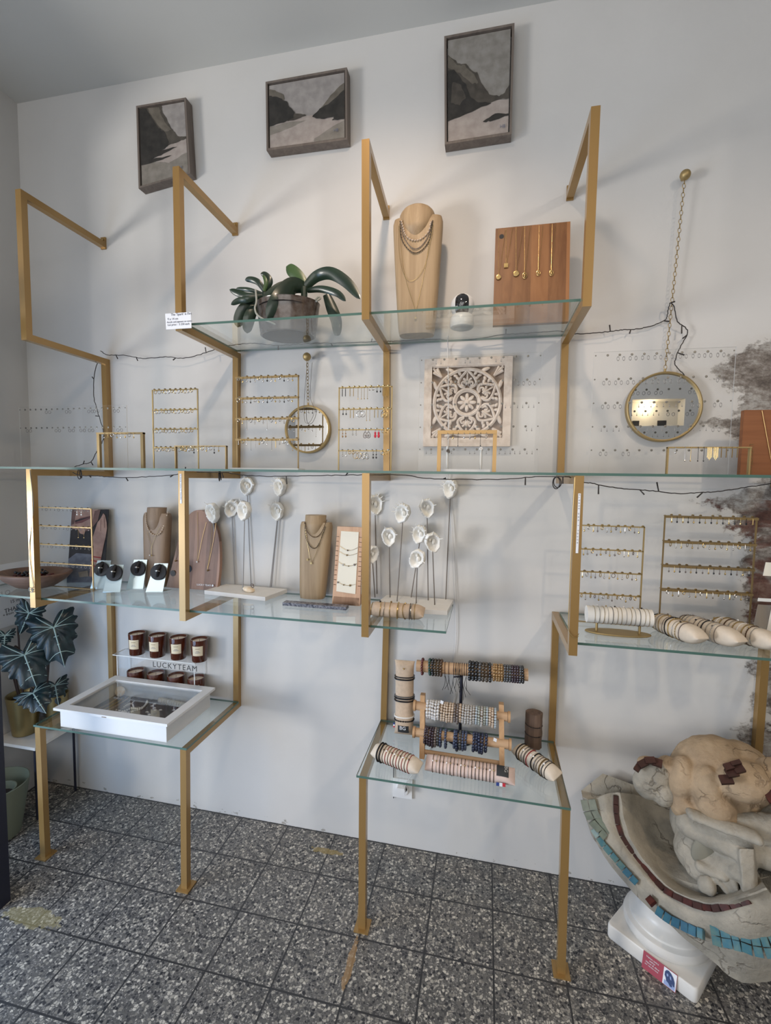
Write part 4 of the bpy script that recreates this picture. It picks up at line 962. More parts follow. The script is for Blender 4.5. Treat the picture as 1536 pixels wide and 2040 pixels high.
acrylic((1187.7, 708.7), (1461, 699), (1450, 897), (1177, 897), -.125, 5, 12, 'large clear acrylic earring board in front of the large round mirror',
        [(0, c, 'hoop') for c in (2.1, 3.1, 4.1, 5.1, 6, 7.1, 8.1, 9, 10)] + [(1, c, 'hoop') for c in (1, 2, 3, 4, 5, 6, 7.1, 10.1)] + [(2, c, 'hoop') for c in (1, 2, 8.3, 10)] + [(2, c, 'drop') for c in (4, 5, 6, 7)] + [(3, c, 'drop') for c in (1, 2, 3.5, 4.8, 6, 7, 8, 9)] + [(3, 10, 'hoop'), (4, 1, 'hoop'), (4, 2.9, 'hoop')])

# wooden sign board at the right end
q = [at(1483, 817, -.15), at(1580, 814, -.15), at(1580, 947, -.15), at(1484, 946, -.15)]
xl = q[0].x; xr = q[1].x; zt = q[0].z
t = thing('sign_board', (xl, -.15, ZS2), 'reddish wooden display board with upright lettering at the right end of the long shelf', 'display board')
MB().box(xl, xr, -.15, -.13, ZS2 + .0005, zt).build('board', 'board_cherry', t, smooth=False)
p = at(1494, 884, -.151); text('LUCKYTEAM\u25CF', p, (0, 0, -1), (1, 0, 0), .0165, 'brass_dark', t)
mb = MB(); mb.tube([at(1518, 818, -.153), at(1536, 915, -.153), at(1548, 935, -.153), at(1556, 915, -.153), at(1556, 818, -.153)], .0009, 5); solo(mb, 'necklace', 'gold', 'fine chain necklace hung over the reddish wooden board at the right', 'necklace')

# printed warning strips on two frames
def strip(k, p0, p1, txt, label):
    y = -D - .0012; a = at(*p0, y); b = at(*p1, y); x = XS[k] + (DX[k]['z2'][1] + DX[k]['z3']) / 2
    t = thing('label_strip', (x, y, b.z), label, 'label strip', 'printed strips on the gold frames')
    MB().box(x - .0036, x + .0036, y, y + .001, b.z, a.z).build('tape', 'white_paper', t, smooth=False)
    text(txt, (x - .0021, y - .0003, a.z - .003), (0, 0, -1), (1, 0, 0), .0056, 'ink', t, space=(a.z - b.z - .006) / (.0056 * .60 * len(txt)))
strip(3, (1154, 983), (1148, 1102), "PLEASE DON'T TOUCH", 'white strip with small black capitals on the fourth gold frame')
strip(1, (361.5, 944), (362.5, 1003), "PLEASE DON'T TOUCH", 'white strip with small black capitals on the second gold frame')
# ================================================================ lower display shelf, left part
Zs = ZS3 + .0006
# wooden bowl with bead necklaces
c = V((-.225, -.235, Zs)); t = thing('wooden_bowl', c, 'wide brown wooden bowl at the left end of the lower shelf', 'bowl')
mb = MB(); pr = [(.050, 0), (.082, .008), (.128, .036), (.153, .062), (.154, .068), (.149, .071), (.132, .069), (.105, .052), (.07, .032), (.0001, .026)]
mb.lathe(c, pr, 40, cap=False); mb.v = [V((c.x + (p.x - c.x) * 1.0, c.y + (p.y - c.y) * .78, p.z)) for p in mb.v]; mb.poly([V((c.x + .045 * math.cos(-a * .3), c.y + .035 * math.sin(-a * .3), Zs)) for a in range(20)]); mb.build('shell', 'bowl_wood', t)
for i, (m_, lab, R, dz) in enumerate((('bead_bronze', 'dark beaded necklace coiled lowest in the wooden bowl', .090, .042), ('bead_red', 'brownish red beaded necklace coiled in the wooden bowl', .085, .052), ('bead_black', 'black beaded necklace heaped on top in the wooden bowl', .072, .064))):
    mb = MB()
    for k_ in range(46):
        a = 2 * PI * k_ / 46 * (2 if i else 1); rr = R * (.72 + .28 * math.sin(a * 1.5 + i)); mb.ball(c + V((-.012 + rr * math.cos(a), rr * .7 * math.sin(a), dz + .006 * math.sin(3 * a + i))), .0055, 7, 5)
    solo(mb, 'bead_necklace', m_, lab, 'necklace', 'bead necklaces in the wooden bowl')
# thin gold four row rack behind the leftmost frame
a0, a1, zs = rack(62, 181.5, [1010, 1046.5, 1083, 1119], -.20, ZS3, 'thin gold four row earring rack beside the leftmost frame on the lower shelf', mat='brass_flat')
for i, z in enumerate(zs):
    for j in range(14):
        ear_stuff('drop' if (i + j) % 3 else 'hoop', (a0 + (a1 - a0) * (.06 + .9 * j / 13), -.203, z - .003), .95)
for (u, zi, k_, m_, lab) in ((.86, 0, 'double', 'pearl', 'pearl drop earring on the top bar of the leftmost thin gold rack'), (.79, 0, 'double', 'pearl', 'pearl drop earring on the top bar of the leftmost thin gold rack'),
                             (.80, 1, 'chain', 'gold', 'long fine chain earring on the second bar of the leftmost thin gold rack'), (.89, 1, 'chain', 'gold', 'long fine chain earring on the second bar of the leftmost thin gold rack')):
    earring(k_, m_, (a0 + (a1 - a0) * u, -.204, zs[zi] - .002), lab, 'drops at the right end of the leftmost thin gold rack')
# photograph print of a face and a hand with bracelets
def print_():
    q = [at(143.7, 1014.6, -.078), at(221.4, 1016, -.014), at(207, 1155, -.072), at(132.8, 1157.5, -.128)]
    q[2].z = q[3].z = Zs; q[1] = q[0] + (q[2] - q[3])
    t = thing('photo_print', (q[3] + q[2]) / 2, 'photo print of lips, a raised hand and red bracelets leaning on the wall', 'photo print')
    mats = ['hair_dark']; mb = MB(); n = (q[1] - q[0]).cross(q[3] - q[0]).normalized() * .004; n = n if n.y > 0 else -n; mb.slab([q[3], q[2], q[1], q[0]], n); h = quv(q)
    for i, (m, pts) in enumerate((('denim', [(0, .68), (.2, .60), (.62, .62), (.8, .85), (1, .8), (1, 1), (0, 1)]), ('skin', [(0, 0), (.72, 0), (.66, .16), (.55, .25), (.4, .29), (.05, .27), (0, .22)]),
                                  ('skin_dark', [(0, .0), (.12, .0), (.09, .2), (0, .22)]), ('lip', [(.1, .17), (.25, .115), (.52, .09), (.5, .13), (.3, .185), (.12, .20)]), ('hair_dark', [(.1, .155), (.3, .125), (.53, .10), (.3, .145), (.12, .175)]),
                                  ('skin_dark', [(.62, .02), (.78, .0), (.72, .16), (.52, .30), (.40, .30), (.56, .24)]), ('skin', [(.2, .27), (.42, .27), (.38, .35), (.26, .33)]),
                                  ('skin', [(.66, .52), (.60, .42), (.66, .30), (.72, .18), (.78, .14), (.82, .10), (.86, .055), (.91, .08), (.97, .18), (.99, .26), (.97, .38), (.93, .50), (.90, .62), (.86, .78), (.80, .94), (.60, .92), (.62, .70)]),
                                  ('skin_dark', [(.80, .14), (.815, .14), (.83, .30), (.815, .30)]), ('skin_dark', [(.885, .10), (.90, .11), (.93, .25), (.915, .26)]),
                                  ('string_red', [(.62, .64), (.88, .66), (.88, .675), (.62, .655)]), ('string_red', [(.61, .69), (.87, .72), (.87, .735), (.61, .705)]), ('sand_pale', [(.61, .72), (.86, .77), (.86, .78), (.61, .73)]),
                                  ('string_red', [(.60, .75), (.85, .80), (.85, .815), (.60, .765)]), ('sand_grey', [(.3, .86), (.55, .84), (.58, .92), (.34, .93)]))):
        if m not in mats: mats.append(m)
        mb.mat(mats.index(m)); mb.poly([h(a, b) - n * (.08 * (i + 1)) for a, b in pts][::-1])
    mb.build('picture', mats, t, smooth=False)
print_()
# ring displays: tilted clear plates with black discs and a ring
def ring_display(px, py, ex, y_base, bx, label, ringm, back=False):
    zb = Zs; ax = at(px, py, y_base); w = .034
    B_ = V((at(*bx, y_base).x, y_base, zb)); ctr = at(px, py, y_base + .022)
    t = thing('ring_display', B_, label, 'ring stand', 'tilted clear ring stands with black discs')
    top = ctr + (ctr - B_) * .45; s = V((w, .010, 0))
    n = s.cross(top - B_).normalized()
    if n.y > 0: n = -n
    mb = MB(); mb.slab([B_ - s, B_ + s, top + s * .8, top - s * .8], -n * .003); mb.slab([B_ - s, B_ + s, B_ + s + V((.012, .045, .0005)), B_ - s + V((.012, .045, .0005))], (0, 0, .002))
    mb.build('plate', 'acrylic_sky_tint', t, smooth=False)
    M = n.to_track_quat('Z', 'Y').to_matrix(); R = ex
    MB().lathe(ctr + n * .002, [(R * .97, 0), (R, .004), (R, .007), (R * .95, .010), (.0001, .011)], 28, M).build('disc', 'black_rubber', t)
    up = (top - B_).normalized(); cl = MB(); cl.tube([ctr + n * .008 + up * (R * .9), ctr + n * .022 + up * (R * .45), ctr + n * .022 - up * (R * .1), ctr + n * .010 - up * (R * .5)], .0085, 10, r2=.007); cl.build('finger', 'black_rubber', t)
    mb = MB(); rc = ctr + n * .019 + up * (R * .16); mb.ring(rc, up, .0100, .0019, 20, 6); mb.ball(rc + n * .0105, (.0048, .003, .0045), 8, 6); solo(mb, 'finger_ring', ringm, 'silver ring on ' + label.replace('tilted clear ring stand with a black disc, ', 'the black disc, '), 'ring')
plain('acrylic_sky_tint', (0.62, 0.78, 0.84), 0.05, 0.25, coat=1.0)  # blue sky reflection of the clear plates put into their base colour
ring_display(204, 1134, .031, -.19, (196, 1158), 'tilted clear ring stand with a black disc, leftmost by the photo print', 'silver')
ring_display(229.5, 1142, .034, -.225, (222, 1182), 'tilted clear ring stand with a black disc, second from the left', 'silver')
ring_display(276.5, 1133, .032, -.15, (268, 1168), 'tilted clear ring stand with a black disc, third from the left', 'silver')
ring_display(317, 1140, .034, -.175, (307, 1180), 'tilted clear ring stand with a black disc, rightmost by the arched board', 'silver')
# brown bust
bm, fr = bust((314, 1022, 66), (312, 1172, 50), Zs, (313, 1011, 21, 1062, True), -.075, .032, 'bust_brown', 'grey brown necklace bust behind the ring stands')
necklace([(290, 1022), (292, 1045), (300, 1062), (312, 1066), (322, 1058), (330, 1036), (335, 1018)], .0009, 'bead_cream', 'chunky pale bead necklace on the grey brown bust', fr, beads=.0038)
necklace([(293, 1060), (301, 1086), (302, 1106), (303, 1086), (318, 1050)], .0006, 'gold', 'fine Y shaped chain necklace on the grey brown bust', fr, [(299, 1106, 'ball', .0032, 'pearl'), (303, 1107, 'ball', .0030, 'gold')])
# arched wooden board
def arch():
    yb, yt = -.085, -.035
    L0, R0 = at(331, 1164, yb), at(432, 1168, yb); T0 = at(386, 1017, yt); L1, R1 = at(358, 1040, yt), at(437, 1060, yt)
    x0, x1 = L0.x, R0.x; zt = T0.z; Hh = zt - Zs; w = x1 - x0; pts = []
    prof = [(0, 0), (.10, .35), (.17, .62), (.23, .80), (.33, .93), (.46, 1.0), (.60, 1.0), (.73, .95), (.86, .84), (.95, .70), (1.0, .50), (1.02, .25), (1.0, 0)]
    for u, v in spline([V((a, b, 0)) for a, b in prof], 4) and [(p.x, p.y) for p in spline([V((a, b, 0)) for a, b in prof], 4)]:
        pts.append(V((x0 + w * u, yb + (yt - yb) * max(0, v), Zs + Hh * max(0, v))))
    n = V((0, .020, -.0)); t = thing('arched_board', ((x0 + x1) / 2, yb, Zs), 'arched walnut necklace board with finger holes behind the second frame', 'display board')
    MB().prism(pts, n).build('board', 'board_oak_dark', t, smooth=False)
    def f(px, py):
        nn = V((0, -(Hh), (yt - yb))).normalized(); d = ray(px, py); s = (V((x0, yb, Zs)) - CAM_C).dot(nn) / d.dot(nn); return CAM_C + d * s + V((0, -.003, 0))
    mb = MB(); mb.lathe(f(345, 1142) + V((0, .002, 0)), [(.0135, 0), (.0135, .0012)], 22, Matrix.Rotation(PI / 2, 3, 'X')); mb.lathe(f(376, 1133) + V((0, .002, 0)), [(.0165, 0), (.0165, .0012)], 24, Matrix.Rotation(PI / 2, 3, 'X'))
    mb.build('finger_hole', 'black_rubber', t)
    text('LUCKY TEAM \u25CF', f(393, 1168.5) + V((0, -.001, .006)), (1, 0, 0), (0, yt - yb, Hh), .0115, 'white_plastic', t)
    for (P, e, m_, lab) in (([(394, 1020), (395, 1080), (394, 1117), (404, 1070), (412, 1040)], (394, 1119), 'gold', 'fine gold necklace with a pearl pendant on the arched walnut board'),
                            ([(424, 1040), (420, 1090), (414, 1134), (427, 1070), (431, 1042)], (415, 1136), 'gold', 'fine gold necklace with a round dark pendant on the arched walnut board'),
                            ([(352, 1060), (353, 1090), (351, 1115), (356, 1090), (357, 1056)], (351, 1117), 'steel_rod', 'dark pendant necklace at the left side of the arched walnut board')):
        necklace(P, .0007, m_, lab, f, [(e[0], e[1], 'ball', .0042, 'pearl' if 'pearl' in lab else 'brass_dark')])
arch()
# ceramic shells on rods
def shell(mb, c, R, yaw, tilt, spikes, lean):
    # thick walled open shell: an egg shaped cup with a scalloped mouth, facing yaw
    M = Matrix.Rotation(yaw, 3, 'Z') @ Matrix.Rotation(tilt, 3, 'X') @ Matrix.Rotation(lean, 3, 'Y'); rows = []
    n = 22
    prof = [(.05, .78), (.55, .70), (.9, .42), (1.0, .05), (.97, -.22), (.86, -.34), (.74, -.28), (.60, .02), (.42, .24), (.12, .34)]
    for (r, d) in prof:
        row = []
        for k in range(n):
            a = 2 * PI * k / n; q = r * (1 + .05 * math.sin(3 * a) + (.05 * math.sin(7 * a) if r > .6 else 0))
            row.append(c + M @ V((R * .80 * q * math.cos(a), R * d * .85, R * 1.08 * q * math.sin(a))))
        rows.append(row)
    mb.grid(rows, True)
    mb.ball(c + M @ V((R * .1, R * .05, 0)), (R * .2, R * .25, R * .3), 8, 6); mb.ball(c + M @ V((-R * .2, R * .12, R * .25)), (R * .14, R * .2, R * .2), 8, 6)
    for k in range(spikes):
        a = .2 + PI * 1.1 * k / max(1, spikes); p = c + M @ V((R * .72 * math.cos(a), -R * .28, R * .98 * math.sin(a))); e = c + M @ V((R * 1.02 * math.cos(a), -R * .50, R * 1.32 * math.sin(a)))
        mb.tube([p, e], R * .055, 5, r2=R * .03)
    for k in range(9):
        a = 2 * PI * k / 9; mb.ball(c + M @ V((R * .68 * math.cos(a), -R * .22, R * .92 * math.sin(a))), R * .1, 6, 4)
def shell_stand(base, items, label, y0, rodm):
    b = [V(p) for p in base]; th = .017
    t = thing('shell_stand', sum(b, V((0, 0, 0))) / 4, label, 'shell stand', 'plaster stands of shells on rods')
    MB().hexa([*[p + V((0, 0, .0004)) for p in b], *[p + V((0, 0, th)) for p in b]]).build('base', 'plaster_white', t, smooth=False)
    for (px, py, R, bx, by, yaw, tilt, sp, lean) in items:
        f = atz(bx, by, Zs + th); f.y = min(-.012, f.y); f = V((atz(bx, by, Zs + th).x, f.y, Zs + th)) if f.y <= -.012 else f
        c = at(px, py, f.y); R *= mpp(f.y) * 1.12
        rod = MB(); rod.tube([f, c + V((0, .004, -R * .9))], .0022, 8); r_ = rod.build('rod', rodm, t)
        mb = MB(); shell(mb, c, R, yaw, tilt, sp, lean); mb.build('shell', 'shell_white', r_)
    return t
b0 = [atz(409, 1184, Zs), atz(531, 1197, Zs), V((.85, -.045, Zs)), V((.588, -.02, Zs))]
b0[0] = V((.549, -.150, Zs)); b0[1] = V((.845, -.185, Zs)); b0[2] = V((.872, -.035, Zs)); b0[3] = V((.572, -.020, Zs))
shell_stand(b0, [(423, 1021, 18, 440, 1166, -.25, .1, 2, -.15), (461, 1013, 16, 482, 1158, .5, .2, 6, .3), (486, 1017, 18, 484, 1176, -.3, .1, 4, .25), (491.5, 968, 16, 520, 1157, .2, .0, 2, .1), (557, 970, 16, 560, 1159, -.35, .1, 7, .2), (551.5, 1018, 16, 538, 1170, -.1, .1, 3, .0)],
            'white plaster block with six ceramic shells on rods, left of the pale oak bust', -.1, 'steel_pale')
mb = MB(); c = at(498, 1164, -.12); c = V((c.x, -.13, Zs + .017 + .012)); mb.ball(c, (.027, .018, .012), 16, 10, Matrix.Rotation(.15, 3, 'Y')); solo(mb, 'sea_shell', 'shell_cream', 'small cream and tan sea shell lying on the left plaster block', 'shell')
mb = MB(); mb.ring(c + V((.016, 0, .017)), (.3, .9, .2), .0085, .0017, 18, 6); mb.ball(c + V((.022, -.006, .022)), .004, 7, 5); solo(mb, 'finger_ring', 'bead_taupe', 'ring with a dark stone resting on the cream sea shell', 'ring')
# pale bust, ladder board, speckled bar
bm, fr = bust((631, 1040, 68), (623, 1184, 52), Zs, (629.5, 1026, 21, 1070, True), -.075, .034, 'bust_oak', 'pale oak necklace bust between the shells and the cream necklace ladder')
necklace([(608, 1040), (612, 1058), (622, 1069), (632, 1069), (642, 1058), (651, 1036)], .001, 'bead_tiger', 'short brown beaded necklace highest on the pale oak bust', fr, beads=.0018)
necklace([(607, 1042), (610, 1072), (619, 1089), (628, 1092), (637, 1080), (648, 1050)], .001, 'bead_bronze', 'brown beaded chain necklace in the middle of the pale oak bust', fr, beads=.0022)
necklace([(607, 1046), (613, 1086), (620, 1119), (632, 1096), (643, 1060)], .0007, 'gold', 'fine gold chain necklace with a small cross on the pale oak bust', fr, [(620, 1122, 'star', .006, 'gold'), (613, 1115, 'square', .004, 'brass')])
def ladder():
    yb, yt = -.155, -.10
    q = [at(672, 1050.5, yt), at(722, 1049, yt), at(717, 1196, yb), at(661.5, 1192.5, yb)]
    q[0].z = q[1].z = (q[0].z + q[1].z) / 2; q[2].z = q[3].z = Zs
    t = thing('necklace_ladder', (q[2] + q[3]) / 2, 'notched pink wooden necklace stand with a cream panel, left of the middle frame', 'necklace stand')
    h = quv(q); n = V((0, .012, 0)); mb = MB(); NB = 10; pts = []
    left, right = [], []
    for i in range(NB + 1):
        v = .13 + .62 * i / NB
        for dv, du in ((-.004, 0), (-.004, .10), (.004, .10), (.004, 0)):
            left.append(h(du, v + dv)); right.append(h(1 - du, v + dv))
    mb.prism([h(0, 1), h(1, 1), *right[::-1], h(1, 0), h(0, 0), *left], n); mb.build('board', 'pine_pink', t, smooth=False)
    MB().slab([h(.02, 1), h(.98, 1), h(.96, .90), h(.04, .90)], (0, .06, 0)).build('foot', 'pine_pink', t, smooth=False)
    k = [h(.17, .055), h(.87, .06), h(.83, .85), h(.13, .83)]; k = [p + V((0, -.003, -.0005)) for p in k]
    MB().slab([k[3], k[2], k[1], k[0]], (0, .003, .0005)).build('panel', 'paper_beige', t, smooth=False)
    g = quv(k)
    def G(u, v): return g(u, v) + V((0, -.002, 0))
    for (v, dip, pend, lab) in ((.25, .06, [(.46, .0032, 'bead_tiger')], 'fine necklace with one brown bead, the highest on the cream panel'), (.34, .05, [(.44, .0034, 'brass_dark')], 'fine necklace with one brass bead, second on the cream panel'),
                                (.51, .055, [(.28, .0042, 'bead_grey'), (.57, .0026, 'brass_dark'), (.88, .0044, 'bead_taupe')], 'necklace of three round charms, third on the cream panel'), (.84, .04, [(.08, .0036, 'bead_taupe'), (.38, .0028, 'brass_dark'), (.72, .0042, 'brass_dark')], 'necklace of three round charms, the lowest on the cream panel')):
        S = [G(0, v), G(.25, v + dip * .7), G(.5, v + dip), G(.75, v + dip * .7), G(1, v - .0)]
        tt = thing('necklace', G(.5, v), lab, 'necklace', 'necklaces on the cream panel'); MB().tube(spline(S, 5), .0006, 5).build('chain', 'gold', tt)
        sp_ = spline(S, 12)
        for u, s, m_ in pend:
            p = sp_[int(u * (len(sp_) - 1))]; MB().ball(p + V((0, -.001, 0)), (s, s * .5, s), 10, 6).build('charm', m_, tt)
ladder()
mb = MB(); mb.box(.938, 1.196, -.225, -.190, Zs, Zs + .012); solo(mb, 'stone_bar', 'speckled_stone', 'speckled blue grey stone bar lying before the pale oak bust', 'bar', smooth=False)
b1 = [V((1.29, -.205, Zs)), V((1.574, -.190, Zs)), V((1.584, -.02, Zs)), V((1.31, -.02, Zs))]
shell_stand(b1, [(742, 1104, 15, 747, 1190, .9, .1, 0, .1), (747, 1005, 17, 751, 1183, .55, .1, 8, -.2), (775, 1069, 16, 777, 1190, .15, .1, 2, -.1), (802, 1022, 17, 791, 1198, -.35, .1, 9, .35), (836, 1064, 16, 819, 1190, -.3, .1, 7, .3), (831, 1113, 17, 829, 1202, -.2, .1, 1, .5), (851, 1012, 16, 853, 1196, .25, .1, 4, -.2), (862, 1080, 17, 866, 1205, .4, .2, 3, -.3), (897, 973, 16, 888, 1194, -.5, .1, 10, .2)],
            'white plaster block with nine ceramic shells on rods, right of the middle frame', -.1, 'steel_rod')

# ---------------------------------------------------------------- linen rolls and bracelets
def axes(A, Bp, hint=V((0, 0, 1))):
    d = (V(Bp) - V(A)).normalized(); s = d.cross(hint)
    if s.length < 1e-4: s = d.cross(V((0, 1, 0)))
    s.normalize(); return d, s, s.cross(d).normalized()
class Pillow:
    def __init__(s, A, Bp, rw, rt, hint=V((0, 0, 1)), pinch=.16, flare=.12, sag=.0):
        s.A, s.B, s.rw, s.rt, s.p, s.fl, s.sag = V(A), V(Bp), rw, rt, pinch, flare, sag
        s.d, s.s, s.u = axes(A, Bp, hint)
    def dims(s, t):
        e = min(t, 1 - t) / s.p
        if e >= 1: return s.rw, s.rt
        k = math.sin(PI / 2 * max(0, e)) ** .6
        return s.rw * (1 + s.fl * (1 - k)), max(.0012, s.rt * k)
    def pt(s, t, a, e=0.0):
        w, h = s.dims(t); c = s.A.lerp(s.B, t)
        ca, sa = math.cos(a), math.sin(a)
        return c + s.s * ((w + e) * math.copysign(abs(ca) ** .85, ca)) + s.u * ((h + e) * math.copysign(abs(sa) ** .85, sa))
    def mesh(s, mb, n=30):
        rows = []
        for i in range(n + 1):
            t = i / n; rows.append([s.pt(t, 2 * PI * k / 26) for k in range(26)])
        mb.grid(rows, True); mb.poly(rows[0][::-1]); mb.poly(rows[-1]); return mb
    def band(s, mb, t, r, slant=0.0, k=28, beads=0, wob=0.0):
        P = [s.pt(min(.99, max(.01, t + slant * math.sin(2 * PI * j / k + .7) + random.uniform(-wob, wob))), 2 * PI * j / k, r * .9) for j in range(k)]
        if beads:
            for p in P: mb.ball(p, beads, 6, 4)
        mb.tube(P, r, 5, True); return mb
def bracelet(P, t, r, m, label, group, slant=0.0, charm=None, beads=0, tails=0, tm=None, name='bracelet', wob=.0):
    o = thing(name, P.A.lerp(P.B, t), label, 'bracelet', group)
    mb = MB(); P.band(mb, t, r, slant, beads=beads, wob=wob); mb.build('band', m, o)
    if charm:
        ang, s_, cm, kind = charm; p = P.pt(t, ang, r * 2); mb = MB()
        if kind == 'disc': mb.ball(p, (s_, s_, s_), 8, 6)
        else: mb.ball(p, s_, 8, 6)
        mb.build('charm', cm, o)
    for k in range(tails):
        b = P.pt(t, -PI / 2 - .6, 0.001); b.z = max(b.z, P.floor + .002); q = [b, b + P.d * random.uniform(-.01, .01) + P.out * random.uniform(.010, .02), b + P.d * random.uniform(-.02, .02) + P.out * random.uniform(.022, .042)]
        for x in q: x.z = P.floor + .0022 + random.uniform(0, .002)
        mb = MB(); mb.tube(spline(q, 3), .0012, 4); mb.ball(q[-1], .0022, 6, 4); mb.build('cord_end', tm or m, o)
    return o
def roll(A, Bp, rw, rt, mat, label, hint=V((0, 0, 1)), group='linen bracelet rolls', **kw):
    P = Pillow(A, Bp, rw, rt, hint, **kw); P.floor = 0; P.out = V((0, -1, 0))
    t = thing('bracelet_roll', P.A.lerp(P.B, .5), label, 'bracelet roll', group); P.mesh(MB()).build('cushion', mat, t); P.t = t; return P
# roll before the right plaster block
zc = Zs + .0255
P = roll((1.295, -.262, zc), (1.498, -.262, zc), .026, .025, 'linen', 'beige linen roll of gold bracelets before the right plaster block', hint=V((.0, -.35, 1)), pinch=.14)
for tt_, r, m_, sl, ch, lab in ((.05, .0012, 'gold', .015, None, 'fine gold bracelet at the left end of the roll before the plaster block'), (.20, .0014, 'gold', .035, (1.9, .004, 'dark_bead', 'disc'), 'gold chain bracelet with a dark stone on the roll before the plaster block'), (.27, .0012, 'silver', .03, None, 'silver chain bracelet beside the dark stone one on the middle roll'),
                                (.40, .0012, 'gold', .0, (2.0, .0038, 'brass_dark', 'disc'), 'fine gold bracelet with a brass ball on the roll before the plaster block'), (.53, .0026, 'gold', .012, None, 'wide plain gold cuff bracelet on the roll before the plaster block'), (.66, .0016, 'brass', -.03, (1.8, .003, 'gold', 'disc'), 'slanted brass chain bracelet on the roll before the plaster block'),
                                (.745, .0018, 'steel_rod', .012, None, 'dark silver link bracelet third from the right on the middle roll'), (.785, .0018, 'silver', -.01, None, 'silver link bracelet second from the right on the middle roll'), (.83, .0016, 'brass', .01, None, 'brass link bracelet rightmost on the roll before the plaster block')):
    bracelet(P, tt_, r, m_, lab, 'gold bracelets on the middle roll', sl, ch)

# ================================================================ lower shelf, right part
a0, a1, zs = rack(1146, 1284, [1046, 1093, 1137.5, 1181], -.14, ZS3, 'thin brass four row earring rack behind the white bracelet roll')
for i, z in enumerate(zs):
    row(a0, a1, z, -.14, 13, [['drop', 'small_hoop', 'drop'], ['drop', 'pearl', 'small_hoop'], ['drop', 'hoop', 'drop'], ['small_hoop', 'drop', 'small_hoop']][i], ['gold', 'silver', 'gold', 'bead_taupe'], f'tiny gold earring on the {ORD[i]} bar of the rack behind the white roll', f'earrings on the {ORD[i]} bar behind the white roll', .10, .05)
a0, a1, zs = rack(1325, 1508, [1027, 1077, 1125, 1172.5], -.09, ZS3, 'wide brass four row earring rack with flat bars against the bare brick', 'flat', 'brass')
for i, z in enumerate(zs):
    row(a0, a1, z, -.09, 15, [['drop', 'drop'], ['hoop', 'drop', 'drop'], ['drop', 'drop'], ['small_hoop', 'drop', 'drop']][i], [['gold', 'dark_bead'], ['gold', 'silver'], ['bead_taupe', 'gold', 'dark_bead'], ['silver', 'gold']][i], f'small drop earring on the {ORD[i]} flat bar of the wide brass rack', f'earrings on the {ORD[i]} bar of the wide brass rack', .03, .03, .0095, -.004)
# white roll on a gold foot
A, Bp = V((at(1168, 1222.5, -.25).x, -.25, at(1168, 1222.5, -.25).z)), V((at(1298, 1231, -.25).x, -.25, at(1168, 1222.5, -.25).z))
t = thing('bracelet_holder', (A + Bp) / 2 + V((0, 0, Zs - A.z)), 'white fabric cylinder bracelet holder on an oval gold foot', 'bracelet holder')
R = .0275; MB().tube([A, A + V((.002, 0, 0)), Bp - V((.002, 0, 0)), Bp], R, 30).build('cylinder', 'linen_white', t)
mb = MB(); mb.lathe((A + Bp) / 2 + V((0, 0, Zs - A.z)), [(.10, 0), (.102, .002), (.10, .005)], 40); mb.v = [V((p.x * 1.0, -.25 + (p.y + .25) * .36, p.z)) for p in mb.v]; mb.build('foot', 'brass', t)
for u in (.17, .83):
    p = A.lerp(Bp, u); MB().tube([V((p.x, p.y, Zs + .004)), p], .0042, 10).build('post', 'brass', t)
MB().tube([A + V((-.03, .045, -.02)), A + V((.03, .045, -.02))], .003, 8)
P = Pillow(A, Bp, R, R, pinch=.001, flare=0); 
for i in range(13):
    tt_ = .11 + .82 * i / 12
    bracelet(P, tt_, random.choice([.0006, .0008, .0007]), ['gold', 'silver', 'gold', 'silver', 'dark_bead', 'gold'][i % 6], f'fine chain bracelet, number {["one", "two", "three", "four", "five", "six", "seven", "eight", "nine", "ten", "eleven", "twelve", "thirteen"][i]} counting from the left on the white cylinder', 'fine bracelets on the white cylinder', .006 * (i % 3), (1.9, .0028, ['gold', 'pearl', 'dark_bead'][i % 3], 'disc') if i % 2 else None)
# three beige rolls
for n_, (pa, pb, ya, yb, lab, cm) in enumerate((((1300, 1240), (1402, 1266), -.15, -.335, 'left', ['string_black', 'gold', 'silver', 'brass', 'bead_taupe']), ((1352, 1234), (1481, 1270), -.14, -.335, 'middle', ['steel_rod', 'dark_bead', 'silver', 'bead_grey', 'bead_taupe']), ((1418, 1234), (1556, 1280), -.14, -.335, 'right', ['gold', 'pearl', 'brass', 'bead_tiger', 'silver']))):
    A = at(*pa, ya); Bp = at(*pb, yb); A.z = Bp.z = Zs + .030
    P = roll(A, Bp, .031, .0295, 'linen_pale', f'beige linen bracelet roll at the right end of the lower shelf, {lab} of three', pinch=.24, flare=-.35)
    for i in range(10):
        tt_ = .10 + .60 * i / 9
        bracelet(P, tt_, random.choice([.0010, .0014, .0018]), cm[i % 5], f'{["first", "second", "third", "fourth", "fifth", "sixth", "seventh", "eighth", "ninth", "tenth"][i]} thin bracelet from the back on the {lab} of three beige rolls', f'bracelets on the {lab} of three beige rolls', random.uniform(-.012, .012), (random.uniform(.8, 2.0), .0030, cm[(i + 2) % 5], 'disc') if i % 2 == 0 else None, beads=.0021 if i % 3 == 2 else 0)
